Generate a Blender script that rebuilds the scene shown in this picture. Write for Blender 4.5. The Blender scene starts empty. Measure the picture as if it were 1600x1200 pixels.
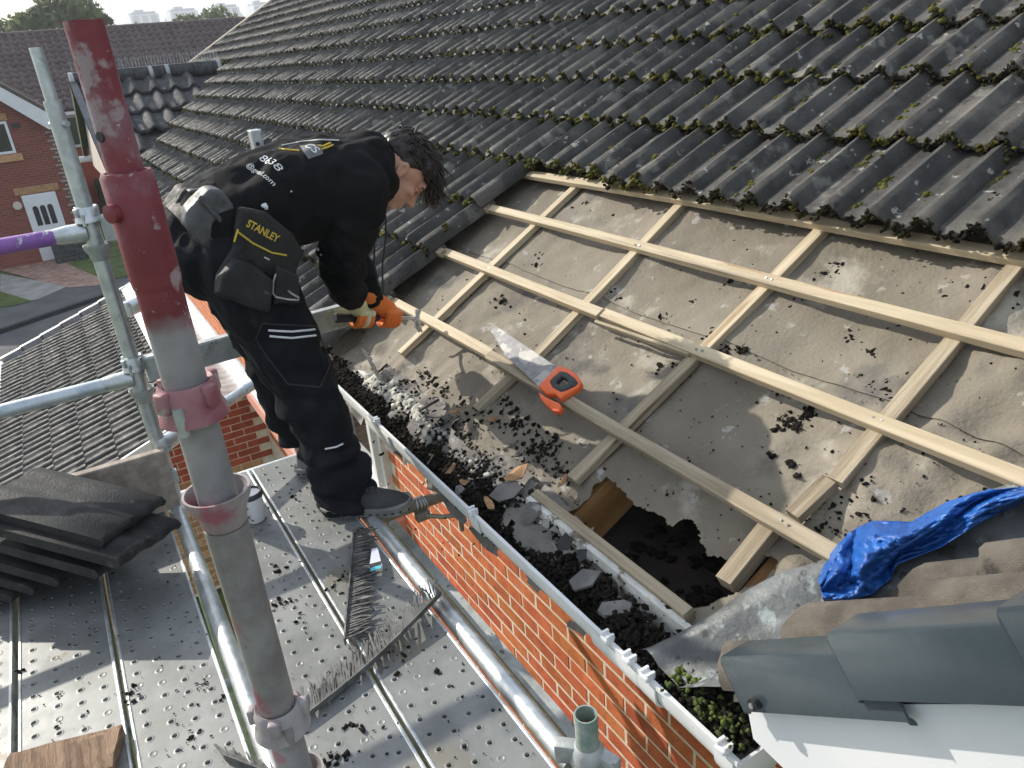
import bpy, bmesh, math, random
import numpy as np
from mathutils import Vector, Matrix, noise as mnoise
from mathutils.bvhtree import BVHTree
random.seed(7); rng = np.random.default_rng(7)
scene = bpy.context.scene
COL = scene.collection

# ------------------------------------------------------------------ camera, sky, sun, exposure
# metres; the camera stands 1.41 m over the scaffold deck and is the origin; +X runs along the eaves towards us,
# +Y into the house, +Z up.
F = 1200.0
RW = np.array([[0.5131952586443135, 0.8540577874746694, -0.08494658415067911],
               [0.3098218271202051, -0.27664571605841803, -0.9096579484764713],
               [-0.8004005634336434, 0.44051384023705464, -0.4065790139870831]])   # rows: right, down, forward
cam_d = bpy.data.cameras.new('camera'); cam = bpy.data.objects.new('camera', cam_d); COL.objects.link(cam)
cam_d.sensor_width = 36; cam_d.lens = F/1600*36; cam_d.clip_start = .05; cam_d.clip_end = 6000
r_, d_, f_ = RW
cam.matrix_world = Matrix(((r_[0], -d_[0], -f_[0], 0), (r_[1], -d_[1], -f_[1], 0), (r_[2], -d_[2], -f_[2], 0), (0, 0, 0, 1)))
scene.camera = cam
SUN = Vector((-1.0, -0.47, 0.67)).normalized()
world = bpy.data.worlds.new('World'); scene.world = world; world.use_nodes = True
wn = world.node_tree.nodes; wl = world.node_tree.links
bg = wn['Background']; bg.inputs['Strength'].default_value = 0.145
sky = wn.new('ShaderNodeTexSky'); sky.sky_type = 'NISHITA'; sky.sun_disc = False
sky.sun_elevation = math.asin(SUN.z); sky.sun_rotation = math.atan2(SUN.x, SUN.y) % (2*math.pi)
sky.air_density = 1.0; sky.dust_density = 2.0
tc = wn.new('ShaderNodeTexCoord'); mp = wn.new('ShaderNodeMapping'); mp.inputs['Scale'].default_value = (2.2, 2.2, 7)
wl.new(tc.outputs['Generated'], mp.inputs['Vector'])
cn = wn.new('ShaderNodeTexNoise'); cn.inputs['Scale'].default_value = 2.2; cn.inputs['Detail'].default_value = 7; cn.inputs['Roughness'].default_value = .55
wl.new(mp.outputs['Vector'], cn.inputs['Vector'])
cr = wn.new('ShaderNodeValToRGB'); cr.color_ramp.elements[0].position = .36; cr.color_ramp.elements[1].position = .62
cr.color_ramp.elements[0].color = (.15, .15, .15, 1); cr.color_ramp.elements[1].color = (.95, .95, .95, 1)
wl.new(cn.outputs['Fac'], cr.inputs['Fac'])
cm = wn.new('ShaderNodeMix'); cm.data_type = 'RGBA'; cm.inputs[7].default_value = (5.0, 5.6, 6.3, 1)
wl.new(cr.outputs['Color'], cm.inputs[0]); wl.new(sky.outputs['Color'], cm.inputs[6]); wl.new(cm.outputs[2], bg.inputs['Color'])
sd = bpy.data.lights.new('sun', 'SUN'); sd.energy = 4.3; sd.angle = math.radians(.5); sd.color = (1, .94, .84)
so = bpy.data.objects.new('sun', sd); COL.objects.link(so); so.rotation_euler = (-SUN).to_track_quat('-Z', 'Y').to_euler()
scene.view_settings.view_transform = 'Standard'; scene.view_settings.look = 'None'
scene.view_settings.exposure = 0.42; scene.view_settings.gamma = 1; scene.view_settings.use_curve_mapping = False

# ------------------------------------------------------------------ geometry of the place
def ray(x, y): return RW.T @ np.array([(x-800)/F, (y-600)/F, 1.0])
def onz(x, y, z): r = ray(x, y); return Vector(r*(z/r[2]))
def onx(x, y, X): r = ray(x, y); return Vector(r*(X/r[0]))
def ony(x, y, Y): r = ray(x, y); return Vector(r*(Y/r[1]))
def atdep(x, y, d): return Vector(ray(x, y)*d)
def proj(P):
    c = RW @ np.array(P); return 800+F*c[0]/c[2], 600+F*c[1]/c[2], c[2]
PI = math.pi
PITCH = 0.5031558700255706
XA = Vector((1, 0, 0)); SA = Vector((0, math.cos(PITCH), math.sin(PITCH))); NA = Vector((0, -math.sin(PITCH), math.cos(PITCH)))
def roof(u, v, n=0): return XA*u + SA*v + NA*(n-1.5)          # u along the eaves, v up the slope, n off the battens
def roofuv(x, y, n=0):
    r = Vector(ray(x, y)); P = r*((n-1.5)/r.dot(NA)); return P.x, P.dot(SA)
ROOFM = Matrix((XA, SA, NA)).transposed().to_4x4()
DECK = -1.41; WALLY = 1.20; GROUND = -5.05

# ------------------------------------------------------------------ materials
def mk(name, cols, scale=6, rough=(.6, .85), metal=0., bump=.25, bscale=60, spots=(), rnd=.0, coord='pos', stretch=None, spec=.5, detail=6, thr=(.35, .65), sat=0.):
    """cols: two colours mixed by noise; spots: list of (colour, scale, threshold, softness)."""
    m = bpy.data.materials.new(name); m.use_nodes = True
    n = m.node_tree.nodes; l = m.node_tree.links; b = n['Principled BSDF']
    if coord == 'pos': src = n.new('ShaderNodeNewGeometry').outputs['Position']
    else: src = n.new('ShaderNodeTexCoord').outputs['Object']
    oi = n.new('ShaderNodeObjectInfo')
    if stretch or coord != 'pos':
        mpn = n.new('ShaderNodeMapping'); l.new(src, mpn.inputs['Vector'])
        if stretch: mpn.inputs['Scale'].default_value = stretch
        if coord != 'pos':
            cx = n.new('ShaderNodeCombineXYZ'); mu = n.new('ShaderNodeMath'); mu.operation = 'MULTIPLY'; mu.inputs[1].default_value = 37
            l.new(oi.outputs['Random'], mu.inputs[0])
            for k in range(3): l.new(mu.outputs[0], cx.inputs[k])
            l.new(cx.outputs[0], mpn.inputs['Location'])
        src = mpn.outputs['Vector']
    def nz(sc, det=detail, ro=.6):
        t = n.new('ShaderNodeTexNoise'); t.inputs['Scale'].default_value = sc; t.inputs['Detail'].default_value = det; t.inputs['Roughness'].default_value = ro
        l.new(src, t.inputs['Vector']); return t.outputs['Fac']
    def ramp(fac, a, c):
        t = n.new('ShaderNodeMapRange'); t.interpolation_type = 'SMOOTHSTEP'; l.new(fac, t.inputs[0]); t.inputs[1].default_value = a; t.inputs[2].default_value = c; return t.outputs[0]
    def mix(fac, a, c):
        t = n.new('ShaderNodeMix'); t.data_type = 'RGBA'; l.new(fac, t.inputs[0])
        for k, v in ((6, a), (7, c)):
            if isinstance(v, tuple): t.inputs[k].default_value = (*v, 1)
            else: l.new(v, t.inputs[k])
        return t.outputs[2]
    f0 = nz(scale); cur = mix(ramp(f0, *thr), cols[0], cols[1])
    for (c, sc, th, so_) in spots: cur = mix(ramp(nz(sc, 5), th, th+so_), cur, c)
    if rnd or sat:
        h = n.new('ShaderNodeHueSaturation'); l.new(cur, h.inputs['Color'])
        t = n.new('ShaderNodeMapRange'); l.new(oi.outputs['Random'], t.inputs[0]); t.inputs[3].default_value = 1-rnd; t.inputs[4].default_value = 1+rnd
        l.new(t.outputs[0], h.inputs['Value']); cur = h.outputs['Color']
        if sat:
            w = n.new('ShaderNodeTexWhiteNoise'); w.noise_dimensions = '1D'; l.new(oi.outputs['Random'], w.inputs['W'])
            t = n.new('ShaderNodeMapRange'); l.new(w.outputs['Value'], t.inputs[0]); t.inputs[3].default_value = .5-sat; t.inputs[4].default_value = .5+sat; l.new(t.outputs[0], h.inputs['Hue'])
    l.new(cur, b.inputs['Base Color'])
    rr = n.new('ShaderNodeMapRange'); l.new(nz(scale*2.3), rr.inputs[0]); rr.inputs[1].default_value = .3; rr.inputs[2].default_value = .7; rr.inputs[3].default_value = rough[0]; rr.inputs[4].default_value = rough[1]
    l.new(rr.outputs[0], b.inputs['Roughness'])
    b.inputs['Metallic'].default_value = metal; b.inputs['Specular IOR Level'].default_value = spec
    if bump:
        bp = n.new('ShaderNodeBump'); bp.inputs['Strength'].default_value = bump; bp.inputs['Distance'].default_value = .01
        l.new(nz(bscale, 6, .65), bp.inputs['Height']); l.new(bp.outputs['Normal'], b.inputs['Normal'])
    return m
M = {}
M['tile'] = mk('dark_concrete_tile', ((.034, .0315, .028), (.074, .069, .061)), 9, (.5, .78), bump=.55, bscale=230, rnd=.22,
               spots=[((.17, .162, .14), 6, .58, .08), ((.34, .33, .29), 21, .65, .03), ((.11, .10, .085), 2.2, .55, .12), ((.16, .155, .145), 190, .66, .04), ((.012, .012, .011), 16, .62, .08), ((.07, .075, .02), 11, .68, .05)])
M['tile_brown'] = mk('weathered_concrete_tile', ((.085, .072, .058), (.15, .13, .105)), 12, (.7, .9), bump=.7, bscale=300, rnd=.08,
               spots=[((.03, .028, .025), 9, .6, .12), ((.25, .23, .2), 160, .68, .03)])
M['tile_clean'] = mk('charcoal_concrete_tile', ((.026, .025, .024), (.050, .047, .043)), 8, (.5, .75), bump=.3, bscale=150, rnd=.15,
               spots=[((.02, .02, .02), 14, .62, .05), ((.22, .22, .2), 30, .74, .03)])
M['tile_mottle'] = mk('lichened_concrete_tile', ((.035, .036, .038), (.085, .085, .085)), 12, (.7, .9), bump=.5, bscale=90, rnd=.12, spots=[((.02, .02, .02), 9, .6, .1)])
M['tile_far'] = mk('purple_brown_tile', ((.078, .048, .046), (.12, .082, .078)), 1.5, (.35, .6), bump=.15, bscale=30)
M['moss'] = mk('moss', ((.012, .011, .008), (.04, .036, .014)), 6, (.9, 1), bump=.8, bscale=120, spots=[((.10, .092, .022), 4.2, .53, .1), ((.05, .03, .012), 14, .6, .1)], spec=.1)
M['dust'] = mk('grey_brown_grit', ((.10, .085, .07), (.22, .20, .175)), 40, (.9, 1), bump=.6, bscale=120, spots=[((.035, .03, .026), 30, .6, .08)])
M['moss_green'] = mk('moss_green', ((.05, .048, .014), (.125, .12, .028)), 9, (.9, 1), bump=.8, bscale=120, spots=[((.02, .018, .010), 12, .58, .1), ((.17, .16, .045), 30, .66, .06)], spec=.1)
M['compost'] = mk('black_compost', ((.010, .009, .008), (.035, .028, .022)), 30, (.9, 1), bump=1, bscale=150, spots=[((.045, .06, .012), 5, .66, .07), ((.09, .075, .055), 60, .68, .05)], spec=.1)
M['felt'] = mk('bitumen_felt', ((.160, .137, .102), (.245, .212, .162)), 1.6, (.75, .95), bump=.5, bscale=70, thr=(.3, .7),
               spots=[((.36, .325, .26), 4.5, .56, .14), ((.115, .105, .092), 3.1, .56, .14), ((.33, .31, .275), 13, .61, .06), ((.06, .055, .05), 26, .68, .05), ((.38, .35, .30), 48, .72, .05)])
M['felt_wet'] = mk('damp_torn_felt', ((.105, .095, .085), (.20, .185, .165)), 5, (.6, .9), bump=.8, bscale=45, spots=[((.035, .03, .028), 7, .57, .1), ((.34, .33, .30), 9, .62, .06), ((.13, .06, .03), 6, .70, .05)])
M['batten'] = mk('pine_batten', ((.42, .335, .215), (.55, .455, .31)), 5, (.6, .8), bump=.25, bscale=40, coord='obj', stretch=(.5, 9, 9), rnd=.07,
                 spots=[((.34, .23, .12), 3, .64, .06), ((.52, .30, .16), 6, .70, .03), ((.30, .25, .18), 2, .60, .10)])
M['batten_old'] = mk('weathered_batten', ((.27, .215, .14), (.42, .35, .245)), 5, (.7, .9), bump=.4, bscale=40, coord='obj', stretch=(.5, 9, 9), rnd=.1,
                 spots=[((.16, .11, .07), 3, .62, .08), ((.50, .46, .36), 5, .66, .06), ((.09, .075, .06), 9, .70, .05)])
M['rafter'] = mk('treated_rafter', ((.34, .17, .055), (.47, .26, .10)), 4, (.5, .7), bump=.15, bscale=30, coord='obj', stretch=(.6, 7, 7))
M['darkwood'] = mk('dirty_shaded_boarding', ((.022, .015, .011), (.05, .034, .026)), 6, (.8, .95), bump=.5, bscale=60)  # dirty brown boards; shade of the roof void is put into the colour
M['fascia'] = mk('flaking_white_fascia', ((.50, .49, .44), (.70, .69, .65)), 9, (.5, .8), bump=.5, bscale=60, spots=[((.16, .13, .09), 11, .58, .06), ((.42, .40, .16), 6, .66, .06), ((.03, .03, .025), 17, .63, .05)])
M['toeboard'] = mk('grey_scaffold_board', ((.30, .245, .20), (.44, .37, .31)), 4, (.7, .9), bump=.3, bscale=30, coord='obj', stretch=(7, .5, 7), spots=[((.10, .07, .055), 3, .66, .06), ((.30, .16, .10), 4, .7, .04)])
M['brokenwood'] = mk('split_brown_wood', ((.16, .095, .055), (.33, .215, .135)), 6, (.7, .9), bump=.6, bscale=30, coord='obj', stretch=(.6, 8, 8), spots=[((.06, .03, .02), 5, .63, .06)])
M['brick'] = mk('orange_brick', ((.46, .105, .035), (.60, .165, .060)), 14, (.75, .9), bump=.4, bscale=120, rnd=.17, spots=[((.10, .03, .02), 90, .66, .03), ((.36, .075, .03), 30, .58, .1), ((.34, .14, .08), 1.7, .62, .10)], sat=.008)
M['brick_red'] = mk('red_brick', ((.33, .065, .032), (.42, .095, .048)), 14, (.75, .9), bump=.4, bscale=120, rnd=.12)
M['brick_buff'] = mk('buff_brick', ((.42, .22, .10), (.55, .33, .17)), 14, (.75, .9), bump=.4, bscale=120, rnd=.25, spots=[((.20, .09, .045), 10, .6, .1)])
M['mortar'] = mk('pale_mortar', ((.64, .54, .42), (.76, .66, .53)), 20, (.85, 1), bump=.4, bscale=140)
M['upvc'] = mk('white_upvc', ((.74, .75, .76), (.80, .80, .80)), 4, (.3, .5), bump=.02, spots=[((.45, .44, .40), 19, .70, .05), ((.25, .24, .21), 45, .74, .03)])
M['upvc_dirty'] = mk('grimy_white_upvc', ((.66, .67, .66), (.78, .78, .77)), 7, (.35, .6), bump=.05, spots=[((.30, .29, .25), 15, .70, .06), ((.48, .46, .42), 40, .70, .05)])
M['galv'] = mk('galvanised_steel', ((.50, .53, .53), (.66, .69, .69)), 22, (.30, .55), metal=.75, bump=.08, bscale=90, spots=[((.30, .31, .30), 6, .62, .08), ((.75, .77, .76), 35, .66, .05)])
M['galv_old'] = mk('weathered_galvanised_steel', ((.36, .37, .36), (.50, .52, .51)), 18, (.45, .7), metal=.55, bump=.15, bscale=90, spots=[((.16, .14, .12), 26, .64, .05), ((.62, .66, .64), 12, .62, .06)])
M['deck'] = mk('galvanised_deck', ((.175, .18, .172), (.25, .255, .245)), 5.5, (.40, .60), metal=.3, bump=.03, bscale=40, spots=[((.20, .185, .15), 3.1, .54, .12), ((.13, .115, .09), 10, .63, .08), ((.30, .31, .305), 30, .70, .05), ((.10, .09, .075), 55, .72, .03)])
M['rust_tube'] = mk('brownish_tube', ((.25, .21, .17), (.36, .32, .27)), 15, (.5, .7), metal=.45, bump=.15, spots=[((.13, .08, .05), 20, .6, .1)])
M['red_paint'] = mk('worn_red_paint', ((.15, .020, .028), (.205, .032, .042)), 14, (.42, .62), bump=.15, bscale=60, spots=[((.24, .10, .12), 9, .50, .14), ((.32, .24, .25), 21, .57, .07), ((.38, .35, .35), 60, .63, .05)])
M['pink_galv'] = mk('galvanised_with_red_traces', ((.23, .21, .21), (.33, .315, .31)), 14, (.45, .65), metal=.45, bump=.15, spots=[((.34, .13, .15), 9, .60, .1), ((.16, .14, .14), 26, .66, .05)])
M['red_cup'] = mk('chipped_red_cup', ((.25, .07, .09), (.32, .15, .16)), 20, (.45, .65), bump=.15, spots=[((.34, .30, .29), 22, .54, .06), ((.17, .02, .035), 12, .62, .05)])
M['pink_cup'] = mk('greyish_pink_cup', ((.27, .23, .23), (.36, .33, .33)), 14, (.45, .65), bump=.15, spots=[((.30, .09, .12), 8, .54, .12)])
M['purple'] = mk('purple_painted_tube', ((.20, .075, .32), (.28, .12, .40)), 12, (.4, .6), bump=.1, spots=[((.55, .52, .56), 26, .58, .04)])
M['blue_galv'] = mk('galvanised_tube_with_blue_smears', ((.42, .48, .52), (.58, .63, .66)), 16, (.35, .55), metal=.6, bump=.1, spots=[((.16, .30, .50), 17, .63, .05)])
M['green_tube'] = mk('green_tinged_tube', ((.20, .29, .25), (.36, .40, .36)), 18, (.45, .65), metal=.25, bump=.15, spots=[((.50, .48, .40), 22, .62, .06)])
M['zinc'] = mk('grey_verge_cap', ((.036, .050, .060), (.052, .069, .081)), 3, (.14, .32), bump=.04, spots=[((.10, .125, .14), 6, .60, .16), ((.16, .17, .17), 34, .72, .04)])
M['lead'] = mk('streaked_lead', ((.075, .08, .08), (.16, .168, .165)), 7, (.4, .65), metal=.25, bump=.35, bscale=30, spots=[((.045, .045, .04), 17, .58, .06), ((.30, .34, .33), 13, .57, .10), ((.05, .05, .045), 45, .66, .04)])
M['lead_clean'] = mk('pale_lead_flashing', ((.34, .35, .36), (.46, .47, .48)), 7, (.4, .6), metal=.3, bump=.2, bscale=20)
M['plastic_black'] = mk('dusty_black_plastic', ((.06, .06, .057), (.15, .145, .135)), 25, (.5, .75), bump=.1, spots=[((.24, .23, .21), 20, .6, .08)])
M['sill'] = mk('salmon_painted_sill', ((.66, .29, .21), (.72, .34, .26)), 6, (.6, .8), bump=.15)
M['glass'] = mk('window_glass', ((.02, .024, .028), (.035, .04, .045)), 2, (.03, .06), bump=0, spec=.8)
M['scrap'] = mk('torn_grey_felt', ((.16, .15, .135), (.30, .285, .26)), 9, (.7, .9), bump=.6, bscale=60, rnd=.2, spots=[((.06, .055, .05), 12, .58, .08), ((.42, .40, .36), 16, .62, .06)])
M['slate'] = mk('grey_slate_fragment', ((.11, .105, .10), (.20, .19, .18)), 14, (.7, .9), bump=.4, bscale=60, rnd=.2, spots=[((.07, .065, .06), 16, .6, .1)])
M['leaf'] = mk('dry_leaf', ((.20, .10, .045), (.33, .19, .09)), 25, (.7, .9), bump=.2, rnd=.25)
M['mortar_lump'] = mk('mortar_lump', ((.42, .41, .36), (.60, .58, .50)), 16, (.85, 1), bump=.8, bscale=50, spots=[((.45, .42, .20), 10, .6, .1), ((.12, .11, .09), 20, .6, .08)])
M['tarp'] = mk('blue_tarpaulin', ((.012, .075, .30), (.02, .12, .42)), 8, (.22, .42), bump=.25, bscale=180, spots=[((.20, .36, .62), 40, .70, .05)])
M['saw_blade'] = mk('paint_smeared_blade', ((.20, .20, .20), (.28, .275, .27)), 20, (.5, .7), metal=.2, bump=.05, spots=[((.42, .40, .37), 11, .52, .06), ((.25, .18, .15), 24, .62, .05), ((.13, .13, .22), 42, .66, .03), ((.10, .085, .07), 60, .70, .04)])
M['orange'] = mk('orange_plastic', ((.80, .12, .025), (.85, .16, .04)), 8, (.4, .55), bump=.02)
M['rubber'] = mk('black_rubber', ((.018, .019, .021), (.03, .031, .033)), 20, (.5, .7), bump=.05)
M['steel'] = mk('bare_steel', ((.42, .42, .42), (.58, .58, .58)), 30, (.28, .45), metal=.9, bump=.03)
M['paper'] = mk('white_paper_cup', ((.74, .74, .73), (.78, .78, .77)), 5, (.5, .6), bump=0)
M['ink'] = mk('dark_print', ((.03, .03, .035), (.04, .04, .045)), 5, (.5, .6), bump=0)
M['cyan'] = mk('turquoise_print', ((.10, .50, .60), (.12, .55, .66)), 5, (.4, .5), bump=0)
M['label'] = mk('pale_label', ((.62, .63, .72), (.70, .71, .78)), 8, (.4, .5), bump=0)
M['asphalt'] = mk('asphalt', ((.085, .085, .088), (.12, .12, .12)), .8, (.85, 1), bump=.4, bscale=25)
M['grass'] = mk('lawn', ((.055, .085, .018), (.10, .13, .03)), 2.5, (.9, 1), bump=.8, bscale=30)
M['gravel'] = mk('pinkish_gravel', ((.26, .15, .115), (.40, .27, .21)), 4, (.85, 1), bump=.8, bscale=30, spots=[((.15, .07, .05), 9, .6, .05), ((.45, .38, .28), 14, .64, .05)])
M['paving'] = mk('grey_paving', ((.26, .25, .23), (.36, .345, .32)), 2, (.85, 1), bump=.3, bscale=30, spots=[((.36, .20, .13), .9, .62, .06)])
M['foliage'] = mk('foliage', ((.06, .09, .03), (.13, .165, .065)), 1.2, (.6, .9), bump=0, spots=[((.15, .18, .07), .5, .55, .12)])
M['bark'] = mk('bark', ((.06, .045, .03), (.10, .08, .06)), 5, (.9, 1), bump=.6, bscale=30)
M['cladding'] = mk('cream_cladding', ((.58, .50, .42), (.66, .58, .50)), 3, (.6, .8), bump=.05)
M['tower'] = mk('pale_render', ((.60, .61, .62), (.70, .71, .72)), .05, (.8, .9), bump=0)
M['tower_glass'] = mk('tower_windows', ((.20, .22, .25), (.28, .30, .33)), .05, (.3, .5), bump=0)
M['door_white'] = M['upvc']
M['greenery_dark'] = mk('dark_hedge', ((.015, .028, .012), (.04, .06, .02)), 8, (.9, 1), bump=.5)
M['cloth_black'] = mk('black_sweatshirt', ((.0075, .0075, .0082), (.013, .0128, .0135)), 9, (.85, .98), bump=.25, bscale=420, spec=.2)
M['cloth_navy'] = mk('dark_work_trousers', ((.0060, .0066, .0095), (.0105, .011, .015)), 9, (.8, .95), bump=.25, bscale=350, spec=.22, spots=[((.028, .028, .028), 5, .60, .16), ((.07, .068, .06), 45, .72, .04)])
M['pouch'] = mk('scuffed_black_pouch', ((.008, .008, .008), (.017, .017, .016)), 14, (.55, .8), bump=.25, bscale=120, spots=[((.09, .09, .085), 17, .66, .08), ((.25, .25, .24), 60, .74, .03)])
M['pouch_grey'] = mk('dusty_grey_leather', ((.045, .045, .045), (.10, .10, .10)), 12, (.4, .65), bump=.3, bscale=50, spots=[((.22, .22, .21), 15, .62, .08)])
M['yellow'] = mk('yellow_print', ((.55, .38, .035), (.62, .45, .06)), 6, (.6, .7), bump=0)
M['white_print'] = mk('white_print', ((.62, .62, .60), (.70, .70, .68)), 12, (.6, .7), bump=0)
M['reflect'] = mk('reflective_strip', ((.62, .63, .65), (.72, .73, .75)), 12, (.35, .5), bump=0)
M['skin'] = mk('skin', ((.50, .255, .17), (.58, .32, .225)), 9, (.45, .6), bump=.1, bscale=200, spots=[((.52, .20, .14), 12, .60, .15)])
M['hair'] = mk('dark_brown_hair', ((.011, .007, .005), (.034, .021, .013)), 30, (.35, .55), bump=0)
M['glove_cream'] = mk('cream_glove', ((.66, .63, .36), (.72, .70, .46)), 12, (.8, .95), bump=.3, bscale=250)
M['glove_orange'] = mk('orange_glove', ((.75, .16, .02), (.82, .22, .04)), 12, (.55, .75), bump=.3, bscale=120)
M['shoe'] = mk('dark_grey_mesh_shoe', ((.040, .039, .038), (.062, .060, .058)), 12, (.85, .95), bump=.4, bscale=300)
M['sole'] = mk('grey_foam_sole', ((.17, .165, .16), (.235, .23, .22)), 12, (.75, .9), bump=.2, bscale=90)
M['sock'] = mk('grey_canvas_shoe', ((.24, .235, .225), (.34, .33, .32)), 10, (.85, .95), bump=.3, bscale=200)
def banded(name, a, b, z0, soft):                       # paint that ends in a ragged line at a height on the tube
    m = M[a].copy(); m.name = name; n = m.node_tree.nodes; l = m.node_tree.links; p = n['Principled BSDF']
    g = n.new('ShaderNodeNewGeometry'); s = n.new('ShaderNodeSeparateXYZ'); l.new(g.outputs['Position'], s.inputs[0])
    t = n.new('ShaderNodeTexNoise'); t.inputs['Scale'].default_value = 25; l.new(g.outputs['Position'], t.inputs['Vector'])
    ad = n.new('ShaderNodeMath'); ad.operation = 'MULTIPLY_ADD'; l.new(t.outputs['Fac'], ad.inputs[0]); ad.inputs[1].default_value = .05; l.new(s.outputs['Z'], ad.inputs[2])
    mr = n.new('ShaderNodeMapRange'); l.new(ad.outputs[0], mr.inputs[0]); mr.inputs[1].default_value = z0; mr.inputs[2].default_value = z0+soft
    t2 = n.new('ShaderNodeTexNoise'); t2.inputs['Scale'].default_value = 16; t2.inputs['Detail'].default_value = 6; l.new(g.outputs['Position'], t2.inputs['Vector'])
    rp = n.new('ShaderNodeValToRGB'); rp.color_ramp.elements[0].color = (.20, .19, .19, 1); rp.color_ramp.elements[1].color = (.32, .305, .305, 1)
    rp.color_ramp.elements[0].position = .35; rp.color_ramp.elements[1].position = .65; e = rp.color_ramp.elements.new(.72); e.color = (.36, .19, .21, 1); l.new(t2.outputs['Fac'], rp.inputs[0])
    mx = n.new('ShaderNodeMix'); mx.data_type = 'RGBA'; old = p.inputs['Base Color'].links[0].from_socket
    l.new(mr.outputs[0], mx.inputs[0]); l.new(rp.outputs[0], mx.inputs[6]); l.new(old, mx.inputs[7]); l.new(mx.outputs[2], p.inputs['Base Color'])
    return m
fm = M['foliage']; n = fm.node_tree.nodes; l = fm.node_tree.links; tr = n.new('ShaderNodeBsdfTranslucent'); tr.inputs['Color'].default_value = (.16, .19, .07, 1)
ms = n.new('ShaderNodeMixShader'); ms.inputs[0].default_value = .45; l.new(n['Principled BSDF'].outputs[0], ms.inputs[1]); l.new(tr.outputs[0], ms.inputs[2]); l.new(ms.outputs[0], n['Material Output'].inputs['Surface'])
M['red_standard'] = banded('red_paint_worn_away_below', 'red_paint', 'pink_galv', -.245, .03)

# ------------------------------------------------------------------ object helpers
def tag(o, label=None, cat=None, group=None, kind=None):
    if label: o['label'] = label
    if cat: o['category'] = cat
    if group: o['group'] = group
    if kind: o['kind'] = kind
    return o
def empty(name, loc=(0, 0, 0), label=None, cat=None, group=None):
    o = bpy.data.objects.new(name, None); COL.objects.link(o); o.location = loc; o.empty_display_size = .1
    return tag(o, label, cat, group)
def link(name, me, mat=None, parent=None, mw=None):
    o = bpy.data.objects.new(name, me); COL.objects.link(o)
    if mat is not None and not me.materials: me.materials.append(mat)
    if mw is not None: o.matrix_world = mw
    if parent is not None:
        o.parent = parent; o.matrix_parent_inverse = parent.matrix_basis.inverted()   # every child's basis is its world matrix
    return o
def dup(o, parent=None, mw=None):
    c = o.copy(); COL.objects.link(c)
    if parent is not None: c.parent = parent
    if mw is not None: c.matrix_basis = mw
    return c
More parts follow.
